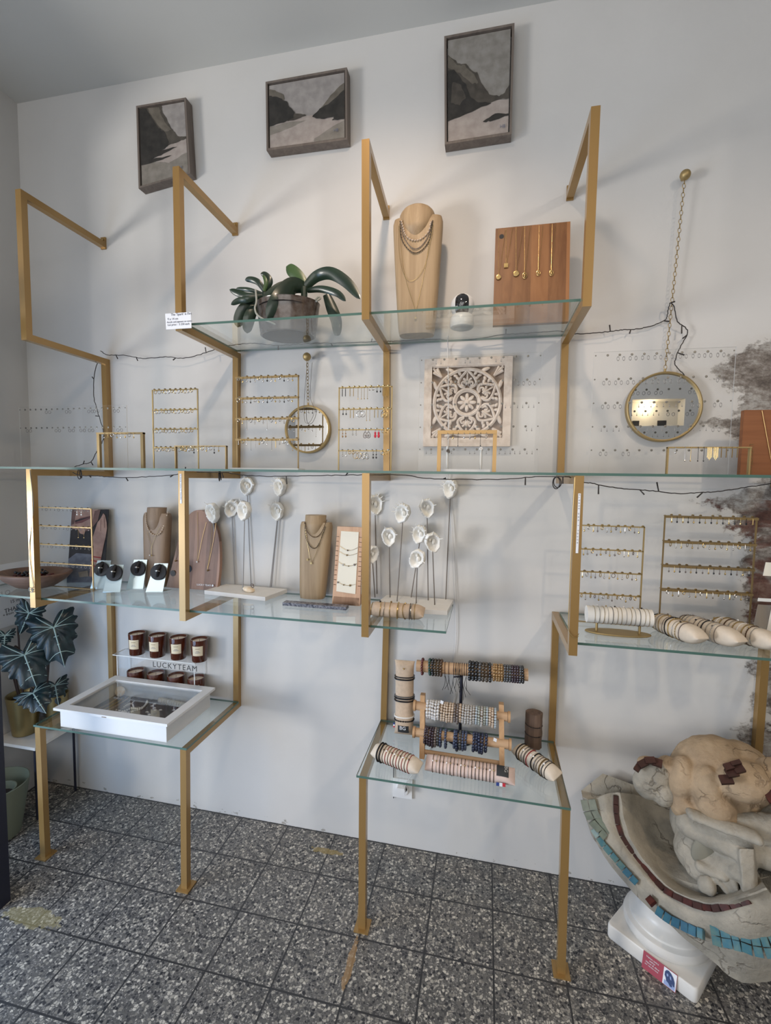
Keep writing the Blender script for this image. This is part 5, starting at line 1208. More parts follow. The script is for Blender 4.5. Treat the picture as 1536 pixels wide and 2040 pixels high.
# clear card holder at the right edge
q = [at(1524, 1115, -.16), at(1590, 1130, -.16), at(1572, 1285, -.20), at(1492, 1252, -.20)]
q[2].z = q[3].z = Zs; q[3].x, q[2].x = q[3].x, q[3].x + .105; q[1] = q[0] + (q[2] - q[3])
t = thing('card_holder', (q[2] + q[3]) / 2, 'clear tilted holder with small white cards at the right edge', 'card holder')
h = quv(q); MB().slab([h(0, 1), h(1, 1), h(1, 0), h(0, 0)], (0, .003, 0)).build('plate', 'acrylic', t, smooth=False)
for (u0, u1, v0, v1, m_) in ((.02, .45, .03, .20, 'paper_beige'), (.02, .98, .48, .52, 'acrylic_edge'), (.05, .40, .56, .92, 'silver'), (.42, .72, .56, .96, 'linen_white'), (.02, .7, .945, .97, 'acrylic_edge')):
    MB().slab([h(u0, v1) + V((0, -.004, 0)), h(u1, v1) + V((0, -.004, 0)), h(u1, v0) + V((0, -.004, 0)), h(u0, v0) + V((0, -.004, 0))], (0, .002, 0)).build('card', m_, t, smooth=False)
o = solo(EXTRA, 'assorted_earrings', 'steel_pale', 'countless tiny earrings dotted over the clear boards and the leftmost thin rack', 'earrings', loc=(0, 0, 0)); o['kind'] = 'stuff'
# gold chain hanging beside the fourth frame
mb = MB(); mb.tube(spline([(XS[3] - .0150, -.396, 1.598), (XS[3] - .017, -.399, 1.40), (XS[3] - .0165, -.400, 1.22), (XS[3] - .0150, -.403, 1.135), (XS[3] + .004, -.4065, 1.112), (XS[3] + .0150, -.404, 1.124)], 8), .0011, 5)
mb.ball((XS[3] + .012, -.406, 1.116), .0022, 6, 4); solo(mb, 'chain_necklace', 'gold', 'fine gold chain hanging down and looped round the fourth frame', 'necklace')
mb = MB(); mb.tube(spline([(XS[0] + .010, -.404, 1.60), (XS[0] + .0145, -.400, 1.45), (XS[0] - .006, -.404, 1.30), (XS[0] - .002, -.404, 1.20), (XS[0] + .008, -.405, 1.13), (XS[0] - .008, -.406, 1.128)], 6), .0012, 5); mb.ring((XS[0] - .002, -.408, 1.126), (0, 1, .2), .010, .0016, 14, 5)
solo(mb, 'tied_cord', 'root', 'thin pale cord tied round the leftmost frame above its lower corner', 'cord')
# ================================================================ low left shelf
Zb = ZS4 + .0008
def displaybox():
    x0, x1, y0, y1 = .052, .538, -.388, -.102; zl = .642; lip = .016
    t = thing('display_box', ((x0 + x1) / 2, (y0 + y1) / 2, Zb), 'white wooden display box with a glass lid on the low left shelf', 'display box'); w = .010
    mb = MB(); mb.box(x0, x1, y0, y0 + w, Zb, zl).box(x0, x1, y1 - w, y1, Zb, zl).box(x0, x0 + w, y0 + w, y1 - w, Zb, zl).box(x1 - w, x1, y0 + w, y1 - w, Zb, zl).build('case', 'white_paint', t, smooth=False)
    MB().box(x0 + w, x1 - w, y0 + w, y1 - w, Zb + .001, Zb + .006).build('felt', 'grey_felt', t, smooth=False)
    X0, X1, Y0, Y1 = x0 - lip, x1 + lip, y0 - lip, y1 + lip; b = .038; mb = MB()
    for a in ((X0, X1, Y0, Y0 + b), (X0, X1, Y1 - b, Y1), (X0, X0 + b, Y0 + b, Y1 - b), (X1 - b, X1, Y0 + b, Y1 - b)): mb.box(a[0], a[1], a[2], a[3], zl, zl + .010)
    for a in ((X0 + b, X1 - b, Y0 + b, Y0 + b + .004), (X0 + b, X1 - b, Y1 - b - .004, Y1 - b)): mb.box(*a, zl, zl + .006)
    f = mb.build('lid', 'white_paint', t, smooth=False)
    MB().box(X0 + b - .003, X1 - b + .003, Y0 + b - .003, Y1 - b + .003, zl + .002, zl + .004).build('pane', 'thin_glass', f, smooth=False)
    MB().tube([((x0 + x1) / 2 - .03, y0 - .017, zl + .003), ((x0 + x1) / 2 - .01, y0 - .017, zl + .003)], .0012, 5).build('catch', 'brass_dark', f)
    zf = Zb + .008
    def fl(px, py): p = atz(px, py, zf); return V((min(x1 - .015, max(x0 + .015, p.x)), min(y1 - .015, max(y0 + .015, p.y)), zf))
    for i, (a, b_, m_, lab) in enumerate((((195, 1412), (238, 1388), 'bead_cream', 'leftmost'), ((203, 1414), (247, 1390), 'gold', 'second from the left'), ((212, 1415), (262, 1386), 'bead_cream', 'third from the left'), ((222, 1417), (272, 1386), 'silver', 'fourth from the left'), ((240, 1412), (268, 1396), 'bead_white', 'shorter, fifth from the left'))):
        mb = MB(); A = fl(*a); B_ = fl(*b_); mb.tube(spline([A, A.lerp(B_, .5) + V((.006, .004, 0)), B_, A.lerp(B_, .5) + V((.012, -.004, 0)), A + V((.009, 0, 0))], 6), .0013, 5); solo(mb, 'chain_necklace', m_, f'fine chain laid diagonally in the white display box, {lab}', 'necklace', 'chains laid in the white display box')
    for lab, path, r in (('knotted pearl strand in the middle of the white display box', [(232, 1416), (247, 1418), (262, 1412), (275, 1413), (287, 1408), (293, 1398), (291, 1397)], .0042), ('shorter pearl strand nearer the front of the white display box', [(243, 1419), (258, 1420), (268, 1417), (282, 1413), (292, 1403), (295, 1398)], .0036), ('curled pearl end beside the strands in the white display box', [(247, 1409), (257, 1403), (264, 1404), (267, 1412)], .0034)):
        S = spline([fl(*p) for p in path], 10); mb = MB(); last = None
        for p in S:
            if last is None or (p - last).length > r * 1.9: mb.ball(p + V((0, 0, r * .6)), r, 8, 6); last = p
        solo(mb, 'pearl_strand', 'pearl', lab, 'pearl necklace')
    for i, (px, py) in enumerate(((308, 1404), (308, 1412), (309, 1416), (320, 1416), (293, 1420), (298, 1425), (346, 1416), (303, 1408))):
        p = fl(px, py); mb = MB(); mb.ball(p + V((0, 0, .003)), (.007, .003, .004), 8, 6, Matrix.Rotation(.4, 3, 'Z')); solo(mb, 'pearl_earring', 'pearl', 'loose white pearl earring lying at the right in the white display box', 'earring', 'loose pearls in the white display box')
    A = fl(318, 1399); B_ = fl(372, 1411); mb = MB(); mb.tube([A + V((0, 0, .010)), B_ + V((0, 0, .010))], .0115, 14)
    for k in range(11): mb.ring(A.lerp(B_, (k + .5) / 11) + V((0, 0, .010)), B_ - A, .0122, .0014, 14, 5)
    o = solo(mb, 'ring_roll', 'linen_white', 'pale roll wound with thin rings at the right in the white display box', 'bracelet roll')
    p = fl(232, 1388); mb = MB(); mb.ball(V((x0 + .05, y1 - .03, zf + .026)), (.026, .009, .023), 18, 10, Matrix.Rotation(-.3, 3, 'X')); solo(mb, 'scallop_shell', 'shell_cream', 'cream scallop shell propped in the back left corner of the white box', 'shell')
displaybox()
# acrylic riser with the shop lettering and eight candles
ZR = .750
t = thing('acrylic_riser', (.205, -.06, Zb), 'clear acrylic riser with dark lettering carrying four candles', 'riser')
XA, XB_ = .022, .452
mb = MB(); mb.box(XA, XB_, -.084, -.006, ZR - .004, ZR); mb.m = [0, 0, 1, 1, 1, 1]; mb.build('top', ['acrylic', 'acrylic_edge'], t, smooth=False)
for x in (XA + .02, XB_ - .006):
    mb = MB(); mb.box(x, x + .004, -.082, -.008, Zb, ZR - .004); mb.m = [0, 0, 1, 0, 1, 0]; mb.build('side', ['acrylic', 'acrylic_edge'], t, smooth=False)
MB().box(XA + .02, XB_, -.084, -.0815, ZR - .062, ZR - .004).build('front_panel', 'acrylic', t, smooth=False)
p0 = at(304, 1328, -.0850); p1 = at(398, 1338, -.0850)
text('LUCKYTEAM', V((p0.x, -.0850, p0.z)), (1, 0, 0), (0, 0, 1), .036, 'label_dark', t, space=(p1.x - p0.x) / (.036 * .64 * 9))
def candle():
    o = thing('scented_candle', (0, 0, 0), 'candle', 'candle', 'amber glass candles'); R = .0375
    MB().lathe((0, 0, 0), [(R * .84, 0), (R * .90, .003), (R, .098), (R * .99, .100), (R * .93, .100), (R * .90, .088), (.0001, .0879)], 36).build('jar', 'amber_glass', o)
    MB().lathe((0, 0, 0), [(R * .895, .0885), (R * .895, .0895), (.0001, .0898)], 28, cap=False).build('wax', 'wax', o)
    mb = MB(); rows = []
    for i in range(2):
        z = .032 + .044 * i; row_ = []
        for k in range(11):
            a = -PI / 2 - .42 + 1.28 * k / 10; r_ = R * (.90 + .10 * z / .098) + .0007; row_.append(V((r_ * math.cos(a), r_ * math.sin(a), z)))
        rows.append(row_)
    mb.grid(rows); lb = mb.build('label', 'label_cream', o)
    for kk, zz, w_ in ((0, .064, .55), (1, .052, .4), (2, .046, .62)):
        rows = []
        for i in range(2):
            z = zz + .0018 * i; rows.append([V(((R * (.90 + .10 * z / .098) + .0010) * math.cos(a), (R * (.90 + .10 * z / .098) + .0010) * math.sin(a), z)) for a in [-PI / 2 + .24 - w_ / 2 + w_ * k / 6 for k in range(7)]])
        MB().grid(rows).build('print', 'ink_grey' if kk else 'brass_dark', lb)
    MB().tube([(0, 0, .089), (.001, 0, .097)], .0008, 5).build('wick', 'cable_black', o)
    return o
proto = candle(); first = True
PL = ['leftmost', 'second', 'third', 'rightmost']
for rowz, ys, pxs, lab in ((ZR + .0006, -.046, (273.5, 314, 355.5, 397.5), 'on the clear riser'), (Zb, -.046, (271, 311, 351, 391), 'under the clear riser')):
    for i, px in enumerate(pxs):
        x = at(px, 1290 if rowz > .7 else 1360, ys).x; L_ = f'amber glass candle with a cream label {lab}, {PL[i]} of four'
        if first: proto.location = (x, ys, rowz); proto['label'] = L_; first = False
        else: copy_of(proto, (x, ys, rowz), L_, 'amber glass candles', random.uniform(-.25, .15))

# ---------------------------------------------------------------- side table, pots and plant by the side wall
t = thing('side_table', (-.375, -.125, 0), 'small white marble side table with thin dark legs in the corner', 'side table')
MB().box(-.494, -.255, -.242, -.012, .336, .350).build('table_top', 'marble_white', t, smooth=False)
for x, y in ((-.478, -.228), (-.272, -.228), (-.478, -.026), (-.272, -.026)):
    MB().tube([(x, y, 0.0), (x, y, .336)], .0055, 8).build('leg', 'black_metal', t)
mb = MB()
for a, b_ in (((-.478, -.228), (-.272, -.228)), ((-.272, -.228), (-.272, -.026)), ((-.272, -.026), (-.478, -.026)), ((-.478, -.026), (-.478, -.228))): mb.tube([(a[0], a[1], .33), (b_[0], b_[1], .33)], .005, 6)
mb.build('rail', 'black_metal', t)
def potmesh(c, r0, r1, h, mat, o, soilmat='soil', rim='rim'):
    MB().lathe(c, [(r0 * .9, 0), (r0, .004), (r0 + (r1 - r0) * .5, h * .5), (r1, h), (r1 - .003, h + .001), (r1 - .006, h - .002), (r1 - .012, h - .03)], 40, cap=False).build('pot', mat, o)
    MB().lathe(c, [(r0 * .9, .0005), (.0001, .0005)], 24).build('pot_base', mat, o); MB().lathe(c, [(r1 - .009, h - .03), (.0001, h - .026)], 28, cap=False).build('soil', soilmat, o)
# alocasia
KEY = [(0, 1.0), (14, .84), (32, .63), (52, .53), (78, .50), (100, .53), (122, .62), (140, .74), (152, .66), (164, .34), (180, .12)]
def rad(a):
    a = abs(a)
    for (a0, r0), (a1, r1) in zip(KEY, KEY[1:]):
        if a <= a1: return r0 + (r1 - r0) * (a - a0) / (a1 - a0)
    return .14
def leaf(parent, ctr, tip, wid, lobe, Y, dY, ph):
    C0 = at(*ctr, Y); T = at(*tip, Y + dY); ax = (T - C0); Ln = ax.length; ax.normalize(); nrm = (CAM_C - C0).normalized(); side = ax.cross(nrm).normalized(); nrm = side.cross(ax).normalized()
    NA, NR = 72, 7; vs = [C0.copy()]; fs = []
    def P(a, r):
        R = rad(a) * Ln; k = math.radians(a); lat = math.sin(k) * wid; fw = math.cos(k) * (1 if abs(a) < 90 else lobe)
        sc = 1 - .085 * (1 - math.cos(math.radians(abs(a) * 13 + ph))) * (r ** 2.5)
        hgt = -.10 * r * r * abs(math.sin(k)) + .016 * math.sin(math.radians(abs(a) * 14 + ph)) * r + .05 * math.sin(PI * r) - .12 * (r * max(0, math.cos(k))) ** 2
        return C0 + (side * (lat * R * r) + ax * (fw * R * r)) * sc + nrm * (hgt * Ln * .8)
    for i in range(1, NR + 1):
        for j in range(NA): vs.append(P(-180 + 360 * j / NA, i / NR))
    for j in range(NA):
        fs.append((0, 1 + j, 1 + (j + 1) % NA))
        for i in range(NR - 1):
            a = 1 + i * NA + j; b = 1 + i * NA + (j + 1) % NA; fs.append((a, a + NA, b + NA, b))
    mb = MB(); mb.add(vs, fs); o = mb.build('leaf', 'alocasia', parent)
    vb = MB()
    def vein(pts, w0, w1):
        pts = [p + nrm * .0012 for p in pts]; rows = []
        for i, p in enumerate(pts):
            t_ = (pts[min(len(pts) - 1, i + 1)] - pts[max(0, i - 1)]).normalized(); s_ = t_.cross(nrm).normalized(); w = w0 + (w1 - w0) * i / (len(pts) - 1); rows.append([p - s_ * w, p + nrm * w * .5, p + s_ * w])
        vb.grid(rows)
    vein([P(0, r / 8) for r in range(9)], .0031, .0011)
    for s_ in (1, -1):
        vein([P(s_ * (150 - 6 * (1 - r / 6)), r / 6 * .97) for r in range(7)], .0026, .0010); vein([P(s_ * 118, r / 6 * .95) for r in range(7)], .0022, .0008); vein([P(s_ * (82 + 8 * (1 - r / 6)), r / 6 * .96) for r in range(7)], .0022, .0008)
        for k, (f0, a1) in enumerate(((.22, 52), (.42, 34), (.60, 20))):
            A = P(0, f0); E = P(s_ * a1, .97); mid = A.lerp(E, .5) - ax * Ln * .03; vein(spline([A, mid, E], 3), .0019, .0007)
    vb.build('veins', 'alocasia_vein', o)
c = V((-.418, -.150, .351)); t = thing('potted_alocasia', c, 'arrow leaved plant with pale veins in a brass pot on the side table', 'plant')
potmesh(c, .050, .070, .190, 'pot_brass', t)
for (pth, r) in (([c + V((.01, 0, .13)), c + V((.02, -.02, .22)), at(36, 1240, -.17), at(50, 1224, -.18)], .004), ([at(92, 1372, -.12), at(95, 1335, -.13), at(97, 1300, -.14), at(106, 1255, -.145)], .0065), ([c + V((0, .0, .13)), c + V((.0, -.03, .25)), at(28, 1290, -.22), at(49, 1306, -.235)], .0045),
                 ([c + V((-.02, 0, .13)), at(14, 1300, -.2), at(10, 1270, -.215)], .0035), ([c + V((.02, 0, .13)), at(62, 1372, -.2), at(66, 1379, -.21)], .004)):
    MB().tube(spline(pth, 5), r, 8).build('stem', 'stem_brown', t)
for (ctr, tip, wid, lobe, Y, dY, ph) in (((58, 1221), (38, 1266), 1.0, .95, -.19, -.02, 0), ((107, 1250), (130, 1333), .95, .72, -.15, -.03, 70), ((49, 1305), (76, 1378), 1.08, .85, -.24, -.03, 140), ((66, 1381), (91, 1420), 1.1, .6, -.215, -.03, 30), ((10, 1266), (8, 1290), 1.3, 1.0, -.22, 0, 0)):
    leaf(t, ctr, tip, wid, lobe, Y, dY, ph)
c2 = V((-.322, -.066, .351)); t2 = thing('potted_alocasia', c2, 'second brass pot with one dark drooping veined leaf, behind on the side table', 'plant'); potmesh(c2, .043, .050, .165, 'pot_brass', t2)
MB().tube(spline([c2 + V((0, 0, .14)), c2 + V((.01, -.0, .20)), at(112, 1362, -.08)], 5), .004, 8).build('stem', 'stem_brown', t2)
leaf(t2, (110, 1366), (117, 1406), 1.15, .75, -.085, -.02, 20)
c3 = V((-.352, -.345, .001)); t3 = thing('floor_planter', c3, 'tall sage green planter on the floor beside the black door edge', 'planter')
MB().lathe(c3, [(.080, 0), (.086, .004), (.122, .235), (.118, .236), (.105, .13), (.0001, .125)], 44).build('pot', 'pot_sage', t3)
c4 = c3 + V((.02, .0, .1265)); t4 = thing('plastic_pot', c4, 'plain pot standing inside the sage green floor planter', 'pot'); MB().lathe(c4, [(.05, 0), (.062, .085), (.058, .085), (.053, .05), (.0001, .05)], 32).build('pot', 'pot_sage', t4)
MB().lathe(c4, [(.053, .052), (.0001, .056)], 24, cap=False).build('soil', 'soil', t4)
# handwritten notice on the side wall
xw = XL + .0015; t = thing('wall_notice', (xw, -.17, .98), 'white handwritten notice on the side wall behind the veined plant', 'notice')
MB().box(XL + .0003, xw, -.42, -.010, .86, 1.16).build('paper', 'white_paper', t, smooth=False)
for s, px, py, sz in (('CLO', -8, 1192, .034), ('15 min', 20, 1202.5, .023), ('THANK', 9, 1222, .028), ('+ from', 6, 1229, .018)):
    p = atx(px, py, xw + .0003); text(s, p, (0, 1, .05), (0, 0, 1), sz, 'ink', t)

# ================================================================ low right shelf
# upright linen pillow
P = Pillow(V((1.410, -.118, Zb + .001)), V((1.404, -.100, Zb + .295)), .036, .028, V((0, -1, 0)), pinch=.13, flare=.14); P.floor = Zb; P.out = V((0, -1, 0))
t = thing('bracelet_pillow', P.A, 'upright beige linen pillow of dark bracelets with a small black label', 'bracelet pillow', 'linen bracelet pillows'); P.mesh(MB()).build('cushion', 'linen', t)
def face(Pi, t0, a): return Pi.pt(t0, a, .0014)
def patch(parent, Pi, t0, t1, u0, u1, mat, name):
    rows = []
    for i in range(6):
        tt_ = t0 + (t1 - t0) * i / 5; rows.append([Pi.pt(tt_, PI / 2 - (u0 + (u1 - u0) * k / 6), .0016) for k in range(7)])
    mb = MB(); mb.grid(rows); return mb.build(name, mat, parent)
PU = P
lab = patch(t, PU, .055, .155, -.55, .55, 'label_dark', 'label')
pa = PU.pt(.135, PI / 2 + .42, .003); pb = PU.pt(.135, PI / 2 - .42, .003)
lo, hi = (pa, pb) if pa.x < pb.x else (pb, pa)
text('BG', lo + V((.004, -.003, -.008)), (1, 0, 0), (0, 0, 1), .020, 'white_paper', t)
text('BLISS', lo + V((.005, -.003, -.018)), (1, 0, 0), (0, 0, 1), .0065, 'bead_grey', t) if False else None
fx = PU.A + V((-.040, -.004, .035)); mb = MB()
for i, m_ in enumerate(('flag_blue', 'white_paper', 'flag_red')): mb.mat(i).box(fx.x - .004, fx.x + .002, fx.y - .002, fx.y + .002, fx.z - .006 * (i - 1) - .003, fx.z - .006 * (i - 1) + .003)
mb.build('flag_tab', ['flag_blue', 'white_paper', 'flag_red'], t, smooth=False)
for tt_, r, m_, b_, lb in ((.21, .0018, 'string_black', .0032, 'black knotted bracelet lowest on the upright linen pillow'), (.262, .0030, 'string_white', 0, 'cream cord bracelet on the upright linen pillow'), (.475, .0030, 'bead_black', .0028, 'black beaded bracelet below another in the middle of the upright pillow'), (.51, .0032, 'dark_bead', 0, 'black wrap bracelet with silver links in the middle of the upright pillow'),
                           (.535, .0022, 'bead_slate', .0026, 'dark grey beaded bracelet in the middle of the upright pillow'), (.765, .0030, 'dark_bead', 0, 'black wrap bracelet near the top of the upright pillow'), (.795, .0026, 'bead_black', .0026, 'black beaded bracelet highest on the upright pillow')):
    bracelet(PU, tt_, r, m_, lb, 'dark bracelets on the upright pillow', 0.004, None, b_)
mb = MB(); p = PU.pt(.915, PI / 2, .002); mb.ball(p, .0035, 8, 6); solo(mb, 'stud', 'gold', 'tiny gold stud pinned near the top of the upright linen pillow', 'stud')

# bead bracelets hanging on bars
def bead_ring(name, c, ax, R, br, m, label, group, drop=.5, n=None, tilt=0.0):
    d = V(ax).normalized(); d = (d + V((0, 0, 1)) * tilt).normalized(); s = d.cross(V((0, 0, 1))).normalized(); u = s.cross(d).normalized(); n = n or max(10, int(2 * PI * R / (br * 1.92)))
    o = V(c) - V((0, 0, R * drop)); mb = MB()
    for k in range(n):
        a = 2 * PI * k / n + random.random() * .05; mb.ball(o + s * (R * math.cos(a)) * .94 + u * (R * math.sin(a)), br * random.uniform(.95, 1.05), 8, 6)
    return solo(mb, name, m, label, 'bracelet', group, loc=c)
def hang(A, Bp, rb, seq, where):
    A = V(A); Bp = V(Bp); Ln = (Bp - A).length; d = (Bp - A) / Ln; cnt = {}
    for (u, R, br, m, nm) in seq:
        R = max(R, rb + br + .0005); c = A + d * (u * Ln)
        drop = max(0, (R - br - rb) / R)
        bead_ring('bead_bracelet', c, d, R, br, m, f'{nm} bead bracelet on {where}', f'{nm} bead bracelets on {where}', drop, tilt=random.uniform(-.05, .05))
# T bar
A, Bp = at(830, 1327, -.10), at(1052, 1345.5, -.10); rb = .0225
A.y = Bp.y = -.095
c0 = (A + Bp) / 2; t = thing('bracelet_stand', (1.628, -.095, Zb), 'T shaped stand with a wooden bar of dark bead bracelets', 'bracelet stand')
MB().tube([A, A + (Bp - A) * .002, A + (Bp - A) * .998, Bp], rb, 26).build('bar', 'beech_side', t)
MB().tube([(1.628, -.095, Zb + .006), (1.628, -.095, c0.z - rb * .9)], .0062, 12).build('pole', 'black_metal', t); MB().lathe((1.628, -.095, Zb), [(.055, 0), (.055, .006), (.01, .009)], 32).build('foot', 'black_metal', t)
mb = MB(); mb.tube([(1.60, -.118, c0.z - rb - .002), (1.628, -.1, c0.z - rb - .003)], .003, 8); mb.build('brace', 'black_metal', t)
seq = [(.055, .029, .0052, 'bead_red', 'dark red'), (.125, .0285, .0056, 'bead_green', 'dark green')]
seq += [(.152 + .026 * i, .0285, .0058, ['bead_black', 'bead_bronze', 'bead_bronze', 'bead_tiger'][i], ['black', 'bronze', 'bronze', 'brown'][i]) for i in range(4)]
seq += [(.49 + .030 * i, .0315, .0072 - .0002 * i, ['bead_black', 'bead_black', 'bead_black', 'bead_slate', 'bead_bronze', 'bead_bronze', 'bead_black'][i], ['large black', 'large black', 'large black', 'slate', 'large bronze', 'large bronze', 'plain black'][i]) for i in range(7)]
seq += [(.705 + .023 * i, .0285, .0055, 'bead_gold', 'golden brown') for i in range(4)]
seq += [(.80 + .022 * i, .0285, .0053, ['bead_slate', 'bead_slate', 'bead_slate', 'bead_plum', 'bead_plum', 'bead_plum', 'bead_slate', 'bead_black'][i], ['grey', 'grey', 'grey', 'plum', 'plum', 'plum', 'end grey', 'end black'][i]) for i in range(8)]
hang(A, Bp, rb, seq, 'the T shaped stand')
d = (Bp - A).normalized()
for i, (u, n_) in enumerate(((.265, 1), (.30, 1), (.345, 1), (.365, 0), (.385, 1), (.40, 1), (.42, 1), (.44, 0), (.46, 1))):
    c = A + (Bp - A) * u; o = thing('cord_bracelet', c, f'thin dark cord bracelet with dangling ends on the T shaped stand, {ORD[0] if False else ["first", "second", "third", "fourth", "fifth", "sixth", "seventh", "eighth", "ninth"][i]} from the left', 'bracelet', 'cord bracelets on the T shaped stand')
    mb = MB(); mb.ring(c, d, rb + .0012, .0012, 20, 5)
    if i in (2, 3, 5): mb.ball(c + V((0, -rb - .002, .004)), (.002, .0016, .010), 6, 5)
    mb.build('band', 'string_brown' if i < 3 else 'string_black', o)
    if n_:
        for s_ in (0, 1):
            b_ = c + V((0, -.006, -rb - .0016)); l = random.uniform(.05, .10); mb = MB(); mb.tube(spline([b_, b_ + V((random.uniform(-.008, .012), -.004, -l * .5)), b_ + V((random.uniform(-.014, .02), -.002, -l))], 4), .0009, 4); mb.ball(b_ + V((0, -.003, -.006)), .0016, 6, 4); mb.build('cord_end', 'string_black', o)
# two tier wooden rack
yt_, yb_ = -.150, -.205
TA, TB_ = at(829, 1405.5, yt_), at(1011, 1428, yt_); LA, LB_ = at(828, 1458.5, yb_), at(1013, 1483, yb_)
t = thing('bracelet_rack', ((LA.x + LB_.x) / 2, -.2, Zb), 'two tier beech wood rack loaded with pale and dark blue bead bracelets', 'bracelet rack')
for nm, a, b_ in (('upper_bar', TA, TB_), ('lower_bar', LA, LB_)):
    dd = (b_ - a).normalized(); MB().tube([a, b_], .0165, 22).build(nm, 'beech_side', t)
    for q, sgn in ((a, -1), (b_, 1)): MB().tube([q + dd * sgn * .001, q + dd * sgn * .010], .0205, 22).build('knob', 'beech', t)
for q, ql in ((TA + V((.026, 0, 0)), LA + V((.026, 0, 0))), (TB_ - V((.022, 0, 0)), LB_ - V((.024, 0, 0)))):
    top = q + (q - ql).normalized() * .045; bot = ql + (ql - q).normalized() * ((ql.z - Zb) / max(.01, (q.z - ql.z)) * (q - ql).length); bot.z = Zb
    w = .009; dp = .012
    MB().hexa([V((bot.x - w, bot.y - dp, Zb)), V((bot.x + w, bot.y - dp, Zb)), V((bot.x + w, bot.y + dp, Zb)), V((bot.x - w, bot.y + dp, Zb)), V((top.x - w, top.y - dp, top.z)), V((top.x + w, top.y - dp, top.z)), V((top.x + w, top.y + dp, top.z)), V((top.x - w, top.y + dp, top.z))]).build('post', 'beech', t, smooth=False)
ra, rb2 = at(842, 1497, -.232), at(998, 1521, -.232)
MB().tube([ra, rb2], .0085, 12).build('rail', 'beech_side', t)
NM = {'bead_white': 'white', 'bead_cream': 'cream', 'bead_grey': 'pale grey', 'bead_sage': 'sage', 'bead_ice': 'ice blue', 'bead_taupe': 'taupe', 'bead_plum': 'plum', 'bead_blue': 'slate blue', 'bead_navy': 'navy', 'bead_slate': 'dark grey'}
cols = ['bead_white'] * 5 + ['bead_cream'] * 5 + ['bead_taupe'] * 2 + ['bead_cream', 'bead_grey', 'bead_grey', 'bead_grey', 'bead_grey', 'bead_grey', 'bead_ice', 'bead_sage', 'bead_grey', 'bead_sage', 'bead_ice', 'bead_cream', 'bead_cream', 'bead_ice']
seq = []
for i, m_ in enumerate(cols):
    u = .135 + .735 * i / (len(cols) - 1) + (.012 if i > 4 else 0) * (1 - i / 30); br = .0062 if i < 5 else .0052
    seq.append((u, random.uniform(.029, .034), br, m_, NM[m_]))
hang(TA, TB_, .0165, seq, 'the upper bar of the beech rack')
seq = []
for u, m_ in [(.11 + .028 * i, ['bead_plum', 'bead_plum', 'bead_plum', 'bead_plum', 'bead_taupe', 'bead_slate', 'bead_blue'][i]) for i in range(7)] + [(.335, 'bead_blue'), (.43, 'bead_blue'), (.455, 'bead_navy'), (.49, 'bead_slate'), (.52, 'bead_blue'), (.55, 'bead_blue')] + [(.635, 'bead_navy'), (.665, 'bead_navy'), (.695, 'bead_navy'), (.725, 'bead_navy'), (.765, 'bead_navy')]:
    seq.append((u, random.uniform(.028, .033), .0052 if m_ != 'bead_navy' else .0060, m_, NM[m_]))
hang(LA, LB_, .0165, seq, 'the lower bar of the beech rack')
for (pa, Y_, lab) in (((880, 1399), -.18, 'upper'), ((986, 1474), -.225, 'lower')):
    p = at(*pa, Y_); mb = MB(); mb.slab([p + V((-.006, 0, -.004)), p + V((.005, 0, -.008)), p + V((.007, 0, .004)), p + V((-.004, 0, .008))], (0, .0008, 0)); solo(mb, 'price_tag', 'white_paper', f'tiny white price tag tied to the {lab} bar of the beech rack', 'price tag', smooth=False)
# three lying pillows of cord bracelets
def lying(pa, pb, ya, yb, rw, rt, mat, label, pinch=.16, flare=.1, hint=V((0, -.55, 1))):
    A = atz(*pa, Zb + rt); Bp = atz(*pb, Zb + rt)
    P = Pillow(A, Bp, rw, rt, hint, pinch=pinch, flare=flare); P.floor = Zb; P.out = V((-.15, -1, 0))
    lowest = min(P.pt(i / 20, 2 * PI * k / 16).z for i in range(21) for k in range(16))
    dz = Zb + .0008 - lowest; P.A.z += dz; P.B.z += dz
    t = thing('bracelet_pillow', (P.A + P.B) / 2, label, 'bracelet pillow', 'linen bracelet pillows'); P.mesh(MB()).build('cushion', mat, t); P.t = t; return P
N9 = ['first', 'second', 'third', 'fourth', 'fifth', 'sixth', 'seventh', 'eighth', 'ninth', 'tenth', 'eleventh', 'twelfth', 'thirteenth', 'fourteenth', 'fifteenth', 'sixteenth', 'seventeenth', 'eighteenth']
P = lying((743, 1493), (838, 1531), 0, 0, .028, .027, 'linen_pale', 'pale linen pillow of cord bracelets with red threads, front left on the low shelf', flare=-.30, pinch=.22)
for i in range(12):
    u = .17 + .63 * i / 11
    if i < 2: bracelet(P, u, .0030, 'string_black', f'thick black cord bracelet, {N9[i]} from the back on the pale left pillow', 'cord bracelets on the pale left pillow', .01)
    else: bracelet(P, u + .01, .0013, ['string_brown', 'string_red'][i % 2] if i < 11 else 'string_red', f'thin cord bracelet, {N9[i]} from the back on the pale left pillow', 'cord bracelets on the pale left pillow', .0, (1.5, .0032, ['pearl', 'brass', 'bead_tiger'][i % 3], 'disc'), 0, 2, 'string_red')
P = lying((848, 1519), (1026, 1549), 0, 0, .027, .0235, 'linen_pink', 'long pinkish linen pillow of thin cord bracelets in front of the beech rack', flare=.1, pinch=.12)
for i in range(18):
    u = .09 + .68 * i / 17
    bracelet(P, u, .0011, ['string_brown', 'bead_grey', 'string_black'][i % 3] if i < 12 else 'string_black', f'thin cord bracelet, {N9[i]} from the left on the long pinkish pillow', 'cord bracelets on the long pinkish pillow', .0, (1.45, .0030, ['pearl', 'brass', 'bead_taupe', 'bead_tiger'][i % 4], 'disc'), 0, 2 if i % 2 else 1, 'string_black')
patch(P.t, P, .80, .93, -.75, .60, 'label_dark', 'label')
